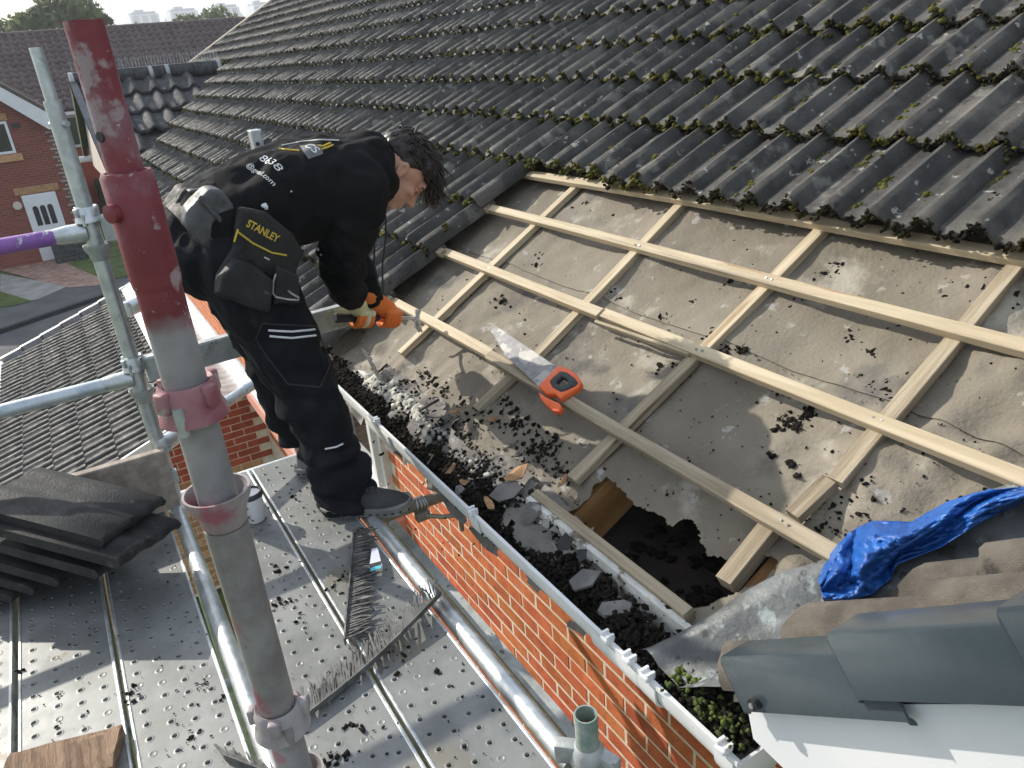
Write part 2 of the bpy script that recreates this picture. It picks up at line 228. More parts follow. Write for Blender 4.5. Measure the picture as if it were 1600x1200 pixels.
class MB:
    def __init__(s): s.v = []; s.f = []; s.mi = []
    def add(s, vs, fs, mi=0):
        b = len(s.v); s.v += [tuple(p) for p in vs]; s.f += [tuple(i+b for i in f) for f in fs]; s.mi += [mi]*len(fs)
    def box(s, c, size, mw=None, mi=0, bev=0, jit=0):
        hx, hy, hz = [k/2 for k in size]; c = Vector(c)
        if not bev:
            vs = [Vector((x*hx, y*hy, z*hz)) for x in (-1, 1) for y in (-1, 1) for z in (-1, 1)]
            if jit: vs = [p+Vector((random.uniform(-jit, jit) for _ in range(3))) for p in vs]
            vs = [c+(mw @ p if mw else p) for p in vs]
            s.add(vs, [(0, 1, 3, 2), (4, 6, 7, 5), (0, 4, 5, 1), (2, 3, 7, 6), (0, 2, 6, 4), (1, 5, 7, 3)], mi)
        else:
            bm = bmesh.new(); bmesh.ops.create_cube(bm, size=1)
            for p in bm.verts: p.co = Vector((p.co.x*2*hx, p.co.y*2*hy, p.co.z*2*hz))
            bmesh.ops.bevel(bm, geom=bm.edges[:], offset=bev, segments=2, affect='EDGES', profile=.5)
            bm.verts.index_update(); s.add([c+(mw @ p.co if mw else p.co) for p in bm.verts], [[q.index for q in f.verts] for f in bm.faces], mi); bm.free()
    def tube(s, pts, r, seg=14, cap=True, mi=0, hollow=0):
        pts = [Vector(p) for p in pts]; n = len(pts); rs = r if isinstance(r, (list, tuple)) else [r]*n
        vs = []; ref = None
        for i, p in enumerate(pts):
            d = (pts[min(i+1, n-1)]-pts[max(i-1, 0)]).normalized()
            if ref is None: ref = d.orthogonal().normalized()
            a = (ref-d*ref.dot(d)).normalized(); ref = a; b = d.cross(a)
            vs += [p+(a*math.cos(2*PI*k/seg)+b*math.sin(2*PI*k/seg))*rs[i] for k in range(seg)]
        fs = [(i*seg+k, i*seg+(k+1) % seg, (i+1)*seg+(k+1) % seg, (i+1)*seg+k) for i in range(n-1) for k in range(seg)]
        if cap: fs += [tuple(range(seg))[::-1], tuple((n-1)*seg+k for k in range(seg))]
        s.add(vs, fs, mi)
    def lathe(s, prof, x=0, y=0, seg=24, mi=0, closed=True):
        vs = [(x+r*math.cos(2*PI*k/seg), y+r*math.sin(2*PI*k/seg), z) for r, z in prof for k in range(seg)]
        n = len(prof); m = n if closed else n-1
        s.add(vs, [(i*seg+k, i*seg+(k+1) % seg, ((i+1) % n)*seg+(k+1) % seg, ((i+1) % n)*seg+k) for i in range(m) for k in range(seg)], mi)
    def loft(s, secs, cap=True, mi=0):
        n = len(secs[0]); vs = [p for q in secs for p in q]
        fs = [(i*n+k, i*n+(k+1) % n, (i+1)*n+(k+1) % n, (i+1)*n+k) for i in range(len(secs)-1) for k in range(n)]
        if cap: fs += [tuple(range(n))[::-1], tuple((len(secs)-1)*n+k for k in range(n))]
        s.add(vs, fs, mi)
    def prism(s, poly, off, mi=0):
        poly = [Vector(p) for p in poly]; off = Vector(off); n = len(poly)
        s.add(poly+[p+off for p in poly], [tuple(range(n))[::-1], tuple(range(n, 2*n))]+[(k, (k+1) % n, n+(k+1) % n, n+k) for k in range(n)], mi)
    def mesh(s, name, mats=None, smooth=None, fix=True):
        me = bpy.data.meshes.new(name); me.from_pydata(s.v, [], s.f)
        for m in (mats or []): me.materials.append(m)
        if len(mats or []) > 1: me.polygons.foreach_set('material_index', s.mi)
        if fix:
            bm = bmesh.new(); bm.from_mesh(me); bmesh.ops.recalc_face_normals(bm, faces=bm.faces); bm.to_mesh(me); bm.free()
        if smooth is not None: sm(me, smooth)
        me.update(); return me
    def build(s, name, mat, parent=None, smooth=None, mw=None, fix=True):
        return link(name, s.mesh(name, mat if isinstance(mat, list) else [mat], smooth, fix), None, parent, mw)
def sm(me, ang=40):
    bm = bmesh.new(); bm.from_mesh(me); a = math.radians(ang)
    for f in bm.faces: f.smooth = True
    for e in bm.edges:
        if len(e.link_faces) == 2 and e.calc_face_angle(0) > a: e.smooth = False
    bm.to_mesh(me); bm.free()
def npmesh(name, V, Fc, mat, smooth=False):
    me = bpy.data.meshes.new(name); V = np.asarray(V, np.float32); Fc = np.asarray(Fc, np.int32); k = Fc.shape[1]
    me.vertices.add(len(V)); me.vertices.foreach_set('co', V.ravel())
    me.loops.add(Fc.size); me.loops.foreach_set('vertex_index', Fc.ravel())
    me.polygons.add(len(Fc)); me.polygons.foreach_set('loop_start', np.arange(0, Fc.size, k, dtype=np.int32))
    try: me.polygons.foreach_set('loop_total', np.full(len(Fc), k, np.int32))
    except Exception: pass
    me.update(calc_edges=True); me.validate()
    if smooth: me.polygons.foreach_set('use_smooth', np.ones(len(Fc), bool))
    me.materials.append(mat); return me
def ico(sub):
    bm = bmesh.new(); bmesh.ops.create_icosphere(bm, subdivisions=sub, radius=1); bm.verts.index_update()
    V = np.array([v.co[:] for v in bm.verts]); Fc = np.array([[v.index for v in f.verts] for f in bm.faces]); bm.free(); return V, Fc
ICO = {k: ico(k) for k in (1, 2)}
def blobs(name, pts, rad, mat, parent=None, sub=1, squash=.6, jit=.35, normal=None, smooth=False):
    """many rough little lumps in one mesh"""
    V, Fc = ICO[sub]; N = len(pts); pts = np.asarray(pts, float); rad = np.asarray(rad, float)
    S = V[None]*(1+jit*rng.uniform(-1, 1, (N, len(V), 1)))*rng.uniform(.65, 1.35, (N, 1, 3))
    S[:, :, 2] *= squash
    if normal is not None:
        z = np.array(normal, float); z /= np.linalg.norm(z); x = np.cross([0, 1, .01], z); x /= np.linalg.norm(x); y = np.cross(z, x); S = S @ np.array([x, y, z])
    W = pts[:, None]+S*rad[:, None, None]; FF = Fc[None]+(np.arange(N)*len(V))[:, None, None]
    o = link(name, npmesh(name, W.reshape(-1, 3), FF.reshape(-1, 3), mat, smooth), None, parent); o['kind'] = 'stuff'; return o
def frame3(x, y, z, loc=(0, 0, 0)):
    m = Matrix((Vector(x), Vector(y), Vector(z))).transposed().to_4x4(); m.translation = Vector(loc); return m
def bar(name, p0, p1, w, h, up, mat, parent=None, bev=.002, warp=.0):
    """a timber from p0 to p1; w across, h along `up`; object axes follow it so that the grain does"""
    p0 = Vector(p0); p1 = Vector(p1); x = (p1-p0); L = x.length; x.normalize(); up = Vector(up); z = (up-x*up.dot(x)).normalized(); y = z.cross(x)
    n = max(1, int(L/.12)) if warp else 1; secs = []; ph = random.random()*9
    for i in range(n+1):
        t = i/n; dx = L*(t-.5); oy = warp*math.sin(ph+dx*1.7); oz = warp*.6*math.sin(ph*2+dx*2.3)
        ww = w/2*(1+.03*math.sin(ph+dx*5)); hh = h/2*(1+.03*math.cos(ph+dx*4)); b = bev
        secs.append([Vector((dx, oy+a, oz+c)) for a, c in ((-ww+b, -hh), (ww-b, -hh), (ww, -hh+b), (ww, hh-b), (ww-b, hh), (-ww+b, hh), (-ww, hh-b), (-ww, -hh+b))])
    m = MB(); m.loft(secs); return m.build(name, mat, parent, mw=frame3(x, y, z, (p0+p1)/2))
# ------------------------------------------------------------------ ground, road, far setting
def sheet(name, poly, z, mat, kind='structure', dz=0):
    m = MB(); m.add([(p[0], p[1], z) for p in poly], [tuple(range(len(poly)))]); o = m.build(name, M[mat]); tag(o, kind=kind); return o
gl = [(-900, -900), (900, -900), (900, 900), (-900, 900)]
tag(sheet('ground', gl, GROUND-.02, 'grass'))
def gp(*pxs): return [onz(x, y, GROUND)[:2] for x, y in pxs]
road = [(-21.6, -30), (-15.5, -30), (-15.5, 30), (-21.6, 30)]
sheet('road', [onz(0, 690, GROUND)[:2], (-9, 30), (-29, 30), (-27.2, 1.6), onz(150, 442, GROUND)[:2], onz(105, 447, GROUND)[:2], onz(0, 478, GROUND)[:2], (-30, -30), (-9, -30)], GROUND-.012, 'asphalt')
sheet('path', gp((0, 427), (0, 478), (60, 467), (105, 447), (60, 438)), GROUND-.006, 'paving')
sheet('gravel_bed', gp((0, 412), (40, 408), (120, 405), (165, 440), (150, 446), (105, 449), (60, 438), (0, 422)), GROUND-.002, 'gravel')
sheet('lawn', gp((105, 412), (205, 380), (240, 420), (200, 432), (165, 438)), GROUND+.004, 'grass')
sheet('verge', gp((0, 480), (0, 455), (50, 470), (20, 478)), GROUND+.002, 'grass')
m = MB()                                                   # the kerb line across the road
a = onz(0, 520, GROUND); b = onz(152, 468, GROUND); d = (b-a).normalized(); m.box((a+b)/2+Vector((0, 0, .03)), ((b-a).length+6, .14, .1), Matrix((d, Vector((0, 0, 1)).cross(d), Vector((0, 0, 1)))).transposed())
tag(m.build('kerb', M['rubber']), kind='structure')
# the wooded hill and its high-rise blocks
V = []; Fq = []
for i in range(41):
    y = -700+i*45; hh = 8+40*math.exp(-((y-200)/330)**2)+mnoise.noise((y*.01, 3, 1))*5
    for j in range(6):
        V.append((-760-j*70+mnoise.noise((i, j, 2))*8, y, GROUND+hh*math.sin(min(1, j/4)*PI/2)))
for i in range(40):
    for j in range(5): Fq.append((i*6+j, i*6+j+1, i*6+j+7, i*6+j+6))
tag(link('hill', npmesh('hill', V, Fq, M['foliage'])), kind='structure')
pts = []; rad = []
for k in range(900):
    y = random.uniform(-250, 900); hh = 8+40*math.exp(-((y-200)/330)**2); j = random.uniform(0, 3.5)
    pts.append((-760-j*70, y, GROUND+hh*math.sin(min(1, j/4)*PI/2)+3)); rad.append(random.uniform(5, 9))
o = blobs('woodland', pts, rad, M['foliage'], squash=1.3, jit=.5); tag(o, 'dark distant woodland along the hill between the tower blocks', 'woodland')
def tower(cx, cyw, w, top, lab):
    t = empty('tower_block', (-700, cyw, GROUND+5), lab, 'tower block', 'pale tower blocks on the horizon')
    m = MB(); m.box((-700, cyw, (top+GROUND)/2), (24, w, top-GROUND)); m.build('wall', M['tower'], t)
    m = MB(); m.box((-700, cyw, top+.9), (20, w*.86, 1.8)); m.box((-700, cyw-w*.1, top+2.6), (8, w*.3, 2)); m.build('roof', M['tower_glass'], t)
    m = MB(); nf = 9
    for c in range(3): m.box((-687.9, cyw+(c-1)*w*.31, top-24), (.5, w*.19, 46))
    o = m.build('window_band', M['tower_glass'], t); o['kind'] = 'stuff'
for px, w, py, lab in ((222, 20, 24, 'leftmost pale tower block, left of the wooded gap on the horizon'), (283, 20, 19, 'pale tower block standing second from the left on the horizon'),
                       (349, 19, 13, 'third pale tower block from the left, above the end of the far ridge'), (404, 15, 9, 'tower block mostly hidden by the verge of the mossy roof')):
    P = onx(px, py, -700); tower(px, P.y, w, P.z, lab)
def tree(name, lab, base, h, spread, n, group=None, clumps=16, trunk=True, leaf=.22):
    t = empty(name, base, lab, 'tree', group); bx, by, bz = base
    if trunk:
        m = MB(); m.tube([(bx, by, bz), (bx+.1, by, bz+h*.35), (bx, by+.2, bz+h*.8)], [h*.03, h*.022, h*.006], 8)
        for k in range(7):
            a = k*2.4; q = bz+h*(.35+.06*k); m.tube([(bx, by, q), (bx+math.cos(a)*spread*.5, by+math.sin(a)*spread*.5, q+h*.14)], [h*.01, h*.003], 6)
        m.build('trunk', M['bark'], t, 60)
    C = []
    for k in range(clumps):
        a = random.uniform(0, 2*PI); rr = spread*math.sqrt(random.random())*.8; q = random.uniform(.38, .95)
        rr *= 1-.55*max(0, q-.6)/.4; C.append((bx+rr*math.cos(a), by+rr*math.sin(a), bz+h*q, spread*random.uniform(.22, .42)))
    C = np.array(C); idx = rng.integers(0, clumps, n); d = rng.normal(size=(n, 3)); d /= np.linalg.norm(d, axis=1)[:, None]
    P = C[idx, :3]+d*C[idx, 3:4]*rng.uniform(.55, 1.1, (n, 1))*[1, 1, .8]
    a = rng.normal(size=(n, 3)); a /= np.linalg.norm(a, axis=1)[:, None]; b = np.cross(a, d+.01); b /= np.linalg.norm(b, axis=1)[:, None]
    s = leaf*rng.uniform(.6, 1.3, (n, 1)); V = np.stack([P-a*s, P-b*s*.6, P+a*s, P+b*s*.6], 1).reshape(-1, 3)
    link('crown', npmesh('crown', V, np.arange(4*n).reshape(-1, 4), M['foliage']), None, t)
P = onx(20, 45, -75); tree('dark_tree', 'dark low bushy tree at the far left edge above the far ridge', (-75, P.y, GROUND), 9.4, 5, 6000, leaf=.3)
P = onx(95, 40, -70); tree('pale_tree', 'tall pale green tree behind the long far roof', (-70, P.y, GROUND), 11.0, 4.2, 8000, leaf=.28, clumps=22)
P = onx(140, 40, -74); tree('pale_tree', 'smaller pale green tree just right of the tall pale one', (-74, P.y, GROUND), 10.5, 2.4, 3500, leaf=.28)
P = onx(185, 40, -95); tree('dark_tree', 'dark round tree behind the top of the red pole, left of the tower blocks', (-95, P.y, GROUND), 9.9, 4, 4000, leaf=.3)
P = onx(325, 30, -80); tree('green_tree', 'yellowish green tree topping the far ridge below the tower blocks', (-80, P.y, GROUND), 9.4, 6, 6000, leaf=.3)

# ------------------------------------------------------------------ far terrace with the long purple brown roof
ter = empty('terraced_house', (-36, 0, GROUND), 'long terrace with a purple brown tiled roof across the street', 'house')
RX, RZ, EX, EZ = -40.0, 1.95, -35.6, -.93; Y0, Y1 = -14.0, 9.75
m = MB(); m.box((-39.3, (Y0+Y1)/2, (GROUND-.93)/2-.02), (7, Y1-Y0-.4, -.93-GROUND)); m.build('wall', M['brick_red'], ter)
sl = Vector((EX-RX, 0, EZ-RZ)); SL = sl.length; sl.normalize(); nn = Vector((-sl.z, 0, sl.x))
m = MB(); m.prism([(RX, Y0, RZ-.08), (EX, Y0, EZ-.08), (EX, Y0, EZ-.2), (2*RX-EX, Y0, EZ-.2), (2*RX-EX, Y0, EZ-.08)], (0, Y1-Y0, 0)); m.build('roof', M['tile_far'], ter)
rows = 14; cw = .30; ncol = int((Y1-Y0)/cw); V = []; Fq = []
prof = [(0, .0), (.12, .055), (.3, .075), (.48, .05), (.62, .0), (1, 0)]
for r in range(rows):
    a0 = SL*r/rows; a1 = SL*(r+1)/rows+.03
    for c in range(ncol):
        b0 = len(V); jz = random.uniform(-.006, .006)
        for (t, z) in prof:
            y = Y0+(c+t)*cw
            for aa, lift in ((a0, .01), (a1, .05), (a1, .0)):
                q = Vector((RX, y, RZ))+sl*aa+nn*(z+lift+jz if not (aa == a1 and lift == 0) else 0); V.append(q[:])
        for k in range(len(prof)-1):
            i = b0+k*3; Fq += [(i, i+1, i+4, i+3), (i+1, i+2, i+5, i+4)]
tag(link('roof_tiles', npmesh('roof_tiles', V, Fq, M['tile_far'], True), None, ter), kind='stuff')
m = MB(); m.tube([(RX, Y0, RZ), (RX, Y1, RZ)], .12, 10); m.build('ridge', M['tile_far'], ter, 50)
for k in range(24):
    m = MB(); m.box((RX, Y0+k*1.0, RZ+.13), (.2, .06, .05)); m.build('ridge_joint', M['mortar'], ter)
m = MB(); m.box((EX+.05, (Y0+Y1)/2, EZ-.16), (.12, Y1-Y0, .12)); m.build('gutter', M['upvc'], ter)
for yy in (1.75, 4.5):
    m = MB(); m.box((-35.78, yy, -1.75), (.12, 1.3, 1.2)); w = m.build('window', M['upvc'], ter)
    m = MB(); m.box((-35.71, yy, -1.75), (.02, 1.1, 1.0)); m.build('pane', M['glass'], w)
m = MB(); m.box((-35.5, 2.3, -4.3), (1.0, 1.6, 1.4), bev=.1); tag(m.build('hedge', M['greenery_dark']), 'dark clipped hedge seen between the pipe and the red pole', 'hedge')

# ------------------------------------------------------------------ brick house across the street
hb = empty('brick_house', (-28, -3.5, GROUND), 'red brick gabled house across the street with a white door', 'house')
BX = -28.0; RY, LY, AY = .46, -7.46, -3.5; EZ2 = -.93; AZ = EZ2+3.4
# walls: courses of brick as texture at this distance
bm_ = bpy.data.materials.new('far_brickwork'); bm_.use_nodes = True; n = bm_.node_tree.nodes; l = bm_.node_tree.links
g = n.new('ShaderNodeNewGeometry'); mpn = n.new('ShaderNodeMapping'); mpn.inputs['Rotation'].default_value = (0, math.radians(-90), math.radians(-90)); l.new(g.outputs['Position'], mpn.inputs['Vector'])
sx = n.new('ShaderNodeSeparateXYZ'); l.new(g.outputs['Position'], sx.inputs[0]); cb = n.new('ShaderNodeCombineXYZ'); l.new(sx.outputs['Y'], cb.inputs['X']); l.new(sx.outputs['Z'], cb.inputs['Y'])
bt = n.new('ShaderNodeTexBrick'); l.new(cb.outputs[0], bt.inputs['Vector']); bt.inputs['Scale'].default_value = 1; bt.inputs['Brick Width'].default_value = .225; bt.inputs['Row Height'].default_value = .075; bt.inputs['Mortar Size'].default_value = .007
bt.inputs['Color1'].default_value = (.20, .05, .034, 1); bt.inputs['Color2'].default_value = (.26, .07, .046, 1); bt.inputs['Mortar'].default_value = (.24, .15, .12, 1)
l.new(bt.outputs['Color'], n['Principled BSDF'].inputs['Base Color']); n['Principled BSDF'].inputs['Roughness'].default_value = .85
M['far_brick'] = bm_
m = MB(); m.prism([(BX, LY, GROUND), (BX, RY, GROUND), (BX, RY, EZ2), (BX, AY, AZ), (BX, LY, EZ2)], (-6.5, 0, 0)); wl_ = m.build('wall', M['far_brick'], hb)
for k in range(34):
    m = MB(); m.box((BX+.02, RY-.09+(.05 if k % 2 else 0), EZ2-.15-k*.12), (.05, .10 if k % 2 else .2, .06)); m.build('quoin', M['paving'], wl_)
for sgn in (-1, 1):
    y1 = AY+sgn*(4.0+.35); z1 = EZ2-.3
    m = MB(); m.prism([(BX+.25, AY, AZ+.22), (BX+.25, y1, z1+.28), (BX+.25, y1, z1+.16), (BX+.25, AY, AZ+.10)], (-7, 0, 0)); rf = m.build('roof', M['tile_brown'], hb)
    m = MB(); m.prism([(BX+.26, AY, AZ+.10), (BX+.26, y1, z1+.16), (BX+.26, y1, z1), (BX+.26, y1-sgn*.45, z1), (BX+.26, AY, AZ-.1)], (.05, 0, 0)); m.build('bargeboard', M['upvc'], hb)
    d = Vector((0, y1-AY, z1-AZ+.06)); L = d.length; d.normalize(); up = Vector((0, -d.z, d.y))*(1 if sgn > 0 else -1); up = up if up.z > 0 else -up
    for k in range(int(L/.33)):
        for c in range(10):
            m = MB() if (k == 0 and c == 0) else m
            if k == 0 and c == 0: m.box((0, 0, 0), (.32, .35, .03)); tme = m.mesh('roof_tile', [M['tile_brown']])
            q = Vector((BX+.28-c*.325-.16, AY, AZ+.26))+d*(k*.33+.17)+up*.02
            if sgn > 0 and c < 6 and k > 8: link('roof_tile', tme, None, rf, frame3((1, 0, 0), d, Vector((1, 0, 0)).cross(d)*1.0, q) @ Matrix.Rotation(-.06 if sgn > 0 else .06, 4, 'X'))
def far_window(y0, y1, z0, z1):
    m = MB()
    for (a, b, c, d) in ((y0, y1, z1-.07, z1), (y0, y1, z0, z0+.07), (y0, y0+.07, z0+.07, z1-.07), (y1-.07, y1, z0+.07, z1-.07)): m.box((BX+.03, (a+b)/2, (c+d)/2), (.06, b-a, d-c))
    w = m.build('window', M['upvc'], hb); m = MB(); m.box((BX+.01, (y0+y1)/2, (z0+z1)/2), (.01, y1-y0-.14, z1-z0-.14)); m.build('pane', M['glass'], w)
    m = MB(); m.box((BX+.03, (y0+y1)/2, z0-.12), (.08, y1-y0+.25, .2)); m.build('sill', M['brick_buff'], hb)
    m = MB(); m.box((BX+.01, (y0+y1)/2, z1+.12), (.04, y1-y0+.1, .2)); m.build('lintel', M['brick_buff'], hb)
far_window(-1.75, -.62, -1.78, -.88)
m = MB(); m.box((BX+.02, -.42, -4.02), (.06, .92, 2.02)); m.box((BX+.04, -.42, -4.02), (.05, .80, 1.92)); dr = m.build('door', M['upvc'], hb)
dy = -.42
for k in range(3):
    m = MB(); yy = dy+(k-1)*.2; m.prism([(BX+.066, yy-.075, -3.95), (BX+.066, yy+.075, -3.95), (BX+.066, yy+.075, -3.42), (BX+.066, yy+.04, -3.36), (BX+.066, yy-.04, -3.36), (BX+.066, yy-.075, -3.42)], (.01, 0, 0)); m.build('door_light', M['glass'], dr)
m = MB(); m.box((BX+.07, dy, -4.28), (.02, .27, .06)); m.build('letterbox', M['galv'], dr)
m = MB(); m.box((BX+.07, dy-.34, -4.25), (.04, .03, .14)); m.build('handle', M['steel'], dr)
m = MB(); m.box((BX+.02, dy, -2.88), (.05, 1.2, .2)); m.build('lintel', M['brick_buff'], hb)
m = MB(); m.tube([(BX, -1.05, -3.27), (BX+.09, -1.05, -3.27)], .12, 16); m.build('lamp', M['cladding'], hb, 40)
m = MB(); m.box((BX+.01, -.42, -1.03), (.03, .2, .14)); m.build('vent', M['rubber'], hb)
m = MB(); m.box((BX+.05, -.85, -4.7), (.08, .06, .35)); m.build('pipe', M['upvc'], hb)
m = MB(); m.box((BX+.5, .02, GROUND+.3), (.7, 1.1, .62), bev=.02)
for k in range(4): m.box((BX+.87, .02, GROUND+.12+k*.13), (.02, 1.04, .1))
o = m.build('storage_box', M['tile_mottle']); tag(o, 'low grey slatted storage box against the house front under the purple rail', 'storage box')
# far car roof, just a blue sliver past the porch roof
P = onz(200, 432, -3.9)
# ------------------------------------------------------------------ the house we work on
house = empty('brick_house', (-4, WALLY, GROUND), 'orange brick house whose mossy roof is stripped to felt and battens', 'house')
def tile_profile(t, h):                                    # two rolls per tile: pan, then a lop-sided roll
    q = t % 1.0
    if q < .40: return 0.0015*math.sin(q/.40*PI)
    q = (q-.40)/.60; return h*math.sin(PI*q**1.12)**1.15
def tile_mesh(name, mat, seed, period=.151, L=.42, th=.022, h=.043, seg=8, rolls=2):
    r = random.Random(seed); m = MB(); n = seg*rolls; W = period*rolls
    xs = [W*i/n for i in range(n+1)]; rows = []
    for (y, dz) in ((0, 0), (.012, .004), (L*.55, .002), (L, 0)):
        rows.append([(x-.001*(x > W-.001), y+(r.uniform(-.006, .006) if y == 0 else 0), tile_profile(x/period, h)+th+dz-(.006 if y == 0 else 0)+r.uniform(-.0012, .0012)) for x in xs])
    bot = [[(x-.001*(x > W-.001), y, tile_profile(x/period, h)*.95) for x in xs] for y in (0.004, L)]
    vs = [p for q in rows+bot for p in q]; k = n+1; fs = []
    for a, b in ((0, 1), (1, 2), (2, 3), (3, 5), (5, 4), (4, 0)):
        fs += [(a*k+i, a*k+i+1, b*k+i+1, b*k+i) for i in range(n)]
    for i in (0, n): fs += [(0*k+i, 1*k+i, 2*k+i, 3*k+i, 5*k+i, 4*k+i)]
    m.add(vs, fs); return m.mesh(name, [M[mat]], 50)
TM = [tile_mesh('roof_tile', 'tile', k) for k in range(5)]
GA = .333; TW = .302; TILT = math.atan(.034/GA)
roofpart = MB(); roofpart.prism([roof(-18.7, 1.95, -.09), roof(1.5, 1.95, -.09), roof(1.5, 6.2, -.09), roof(-18.7, 6.2, -.09)], NA*.02)
rp = roofpart.build('roof', M['felt'], house)
rp2 = MB(); rp2.prism([roof(-14.5, .12, -.09), roof(-3.34, .12, -.09), roof(-3.34, 1.94, -.09), roof(-14.5, 1.94, -.09)], NA*.02); rp2.build('roof', M['felt'], house)
UB = -3.30                                                 # where the stripped patch begins
cands = []
for k in range(18):
    v = .17+GA*k
    ul = -18.7 if v > 2.75 else max(-18.7, -14.87+(2.75-v)*1.19)
    if k < 4: ur = UB
    else: ur = .3
    c = 0; u = UB
    while u-TW > ul-.05: u -= TW; cands.append((u, v, k))
    u = UB
    while u < ur-.05: cands.append((u, v, k)); u += TW
seen = []; far = []
for (u, v, k) in cands:
    P = roof(u+.15, v+.17, .05); x, y, d = proj(P)
    if d < .2 or not (-300 < x < 2600 and -900 < y < 1290): continue
    if u > -.9 and v < 1.4: continue
    seen.append((d/max(.05, abs(NA.dot((-P).normalized())))+(0 if -60 < x < 1660 and -60 < y < 1260 else 1000), u, v, k))
seen.sort()
TILE_AT = []
def tile_mat(u, v, k):
    sl = -.035 if (k == 4 and u > -2.75) else 0
    ju = random.uniform(-.003, .003); jv = random.uniform(-.006, .006)
    if k == 4 and -2.75 < u < -2.4: ju += .02
    return ROOFM_at(u+ju, v+sl+jv, .030) @ Matrix.Rotation(-TILT+random.uniform(-.006, .006), 4, 'X') @ Matrix.Rotation(random.uniform(-.006, .006), 4, 'Z')
def ROOFM_at(u, v, n): mm = ROOFM.copy(); mm.translation = roof(u, v, n); return mm
rest = MB()
for i, (d, u, v, k) in enumerate(seen):
    mw = tile_mat(u, v, k); me = random.choice(TM)
    if i < 300: link('roof_tile', me, None, rp, mw)
    else: rest.add([mw @ p.co for p in me.vertices], [tuple(p.vertices) for p in me.polygons])
    TILE_AT.append((mw, d))
tag(rest.build('roof_tiles', M['tile'], rp, 50, fix=False), kind='stuff')
# verge strip at the far end
for k in range(8, 18):
    m = MB(); v = .17+GA*k; m.prism([roof(-18.78, v-.02, .03), roof(-18.66, v-.02, .03), roof(-18.66, v-.02, .10), roof(-18.78, v-.02, .10)], SA*.34); m.build('verge_strip', M['mortar'], rp)
# moss: a fringe along every lower edge, cushions in the pans
pts = []; rad = []; pts2 = []; rad2 = []
for (mw, d) in TILE_AT:
    near = max(.12, min(1, 3.4/(d % 1000))) if d < 1000 else .12; nfr = int(95*near)+5
    for j in range(nfr):
        x = random.uniform(0, TW); z = tile_profile(x/.151, .043)
        P = mw @ Vector((x, random.uniform(-.015, .006), z+random.uniform(-.008, .024))); den = mnoise.noise(P*1.3)
        if den < -.5: continue
        pl_, rl_ = (pts, rad) if near > .5 or random.random() < .4 else (pts2, rad2); pl_.append(P[:]); rl_.append(random.uniform(.003, .0085)*(1.0 if near > .5 else 1.8))
    ncl = 4 if random.random() < .75 else 1
    for j in range(ncl):
        x = random.choice((.018, .17, .03, .182, random.uniform(0, .3)))+random.uniform(-.012, .012); y = random.uniform(.02, .36); q = random.randint(5, 16); w = random.uniform(.010, .028)
        for e in range(max(2, int(q*near))):
            P = mw @ Vector((min(.3, max(0, x+random.gauss(0, w*.6))), y+random.gauss(0, w*1.2), 0)); xx = (mw.inverted() @ P).x
            P = P+NA*(.020+tile_profile(xx/.151, .043)+random.uniform(0, .006)); pts2.append(P[:]); rad2.append(random.uniform(.005, .012)*(1 if near > .5 else 1.5))
blobs('moss', pts, rad, M['moss'], rp, 1, .85, .45); blobs('moss', pts2, rad2, M['moss_green'], rp, 1, .7, .4, NA)

# --- underlay, with the torn hole
hole_px = [(884, 800), (903, 782), (945, 742), (975, 762), (990, 785), (1015, 792), (1036, 806), (1040, 822), (1060, 806), (1078, 806), (1089, 826), (1086, 842), (1106, 856), (1128, 870), (1150, 866), (1170, 850), (1215, 870), (1190, 905), (1140, 935), (1046, 950), (960, 880)]
hole = [roofuv(x, y, -.05) for x, y in hole_px]
def inpoly(x, y, P):
    c = False; j = len(P)-1
    for i in range(len(P)):
        if (P[i][1] > y) != (P[j][1] > y) and x < (P[j][0]-P[i][0])*(y-P[i][1])/(P[j][1]-P[i][1])+P[i][0]: c = not c
        j = i
    return c
RAF = [-1.905*1.5, -1.462*1.5, -1.047*1.5, -.652*1.5]
def fn(u, v):                                              # how the sheet lies: sagging between the rafters, rumpled towards the valley
    d = min(abs(u-r) for r in RAF+[RAF[0]-.65, RAF[3]+.6]); n = -.052-.021*math.sin(min(1, d/.3)*PI/2)
    r = max(0, min(1, (u+1.25)/.5)); e = max(0, min(1, (.62-v)/.35))
    n += (.010+.055*r+.022*e)*mnoise.noise((u*4.2, v*4.2, 1))+(.006+.024*r+.012*e)*mnoise.noise((u*13, v*13, 5))+.0015*mnoise.noise((u*40, v*40, 2))
    return n
def felt_sheet(u0, u1, v0, v1, step, lift, mat, edge=None, skip=None):
    nu = int((u1-u0)/step); nv = int((v1-v0)/step); V = []; idx = {}; Fq = []
    for i in range(nu+1):
        for j in range(nv+1):
            u = u0+(u1-u0)*i/nu; v = v0+(v1-v0)*j/nv; V.append(roof(u, v, fn(u, v)+lift)[:])
    for i in range(nu):
        for j in range(nv):
            u = u0+(u1-u0)*(i+.5)/nu; v = v0+(v1-v0)*(j+.5)/nv; w = .016*mnoise.noise((u*22, v*22, 0))+.006*mnoise.noise((u*70, v*70, 4))
            if inpoly(u+w, v+w, hole): continue
            if edge and v < edge(u): continue
            if skip and skip[0] < u < skip[1] and skip[2] < v < skip[3]: continue
            a = i*(nv+1)+j; Fq.append((a, a+nv+1, a+nv+2, a+1))
    return link('underlay', npmesh('underlay', V, Fq, mat, True), None, house)
LAP = .985
felt_sheet(-3.45, .25, LAP, 2.0, .02, .004, M['felt'])
eg = lambda u: .155+.05*mnoise.noise((u*5, 1, 0))+.03*mnoise.noise((u*17, 2, 0))
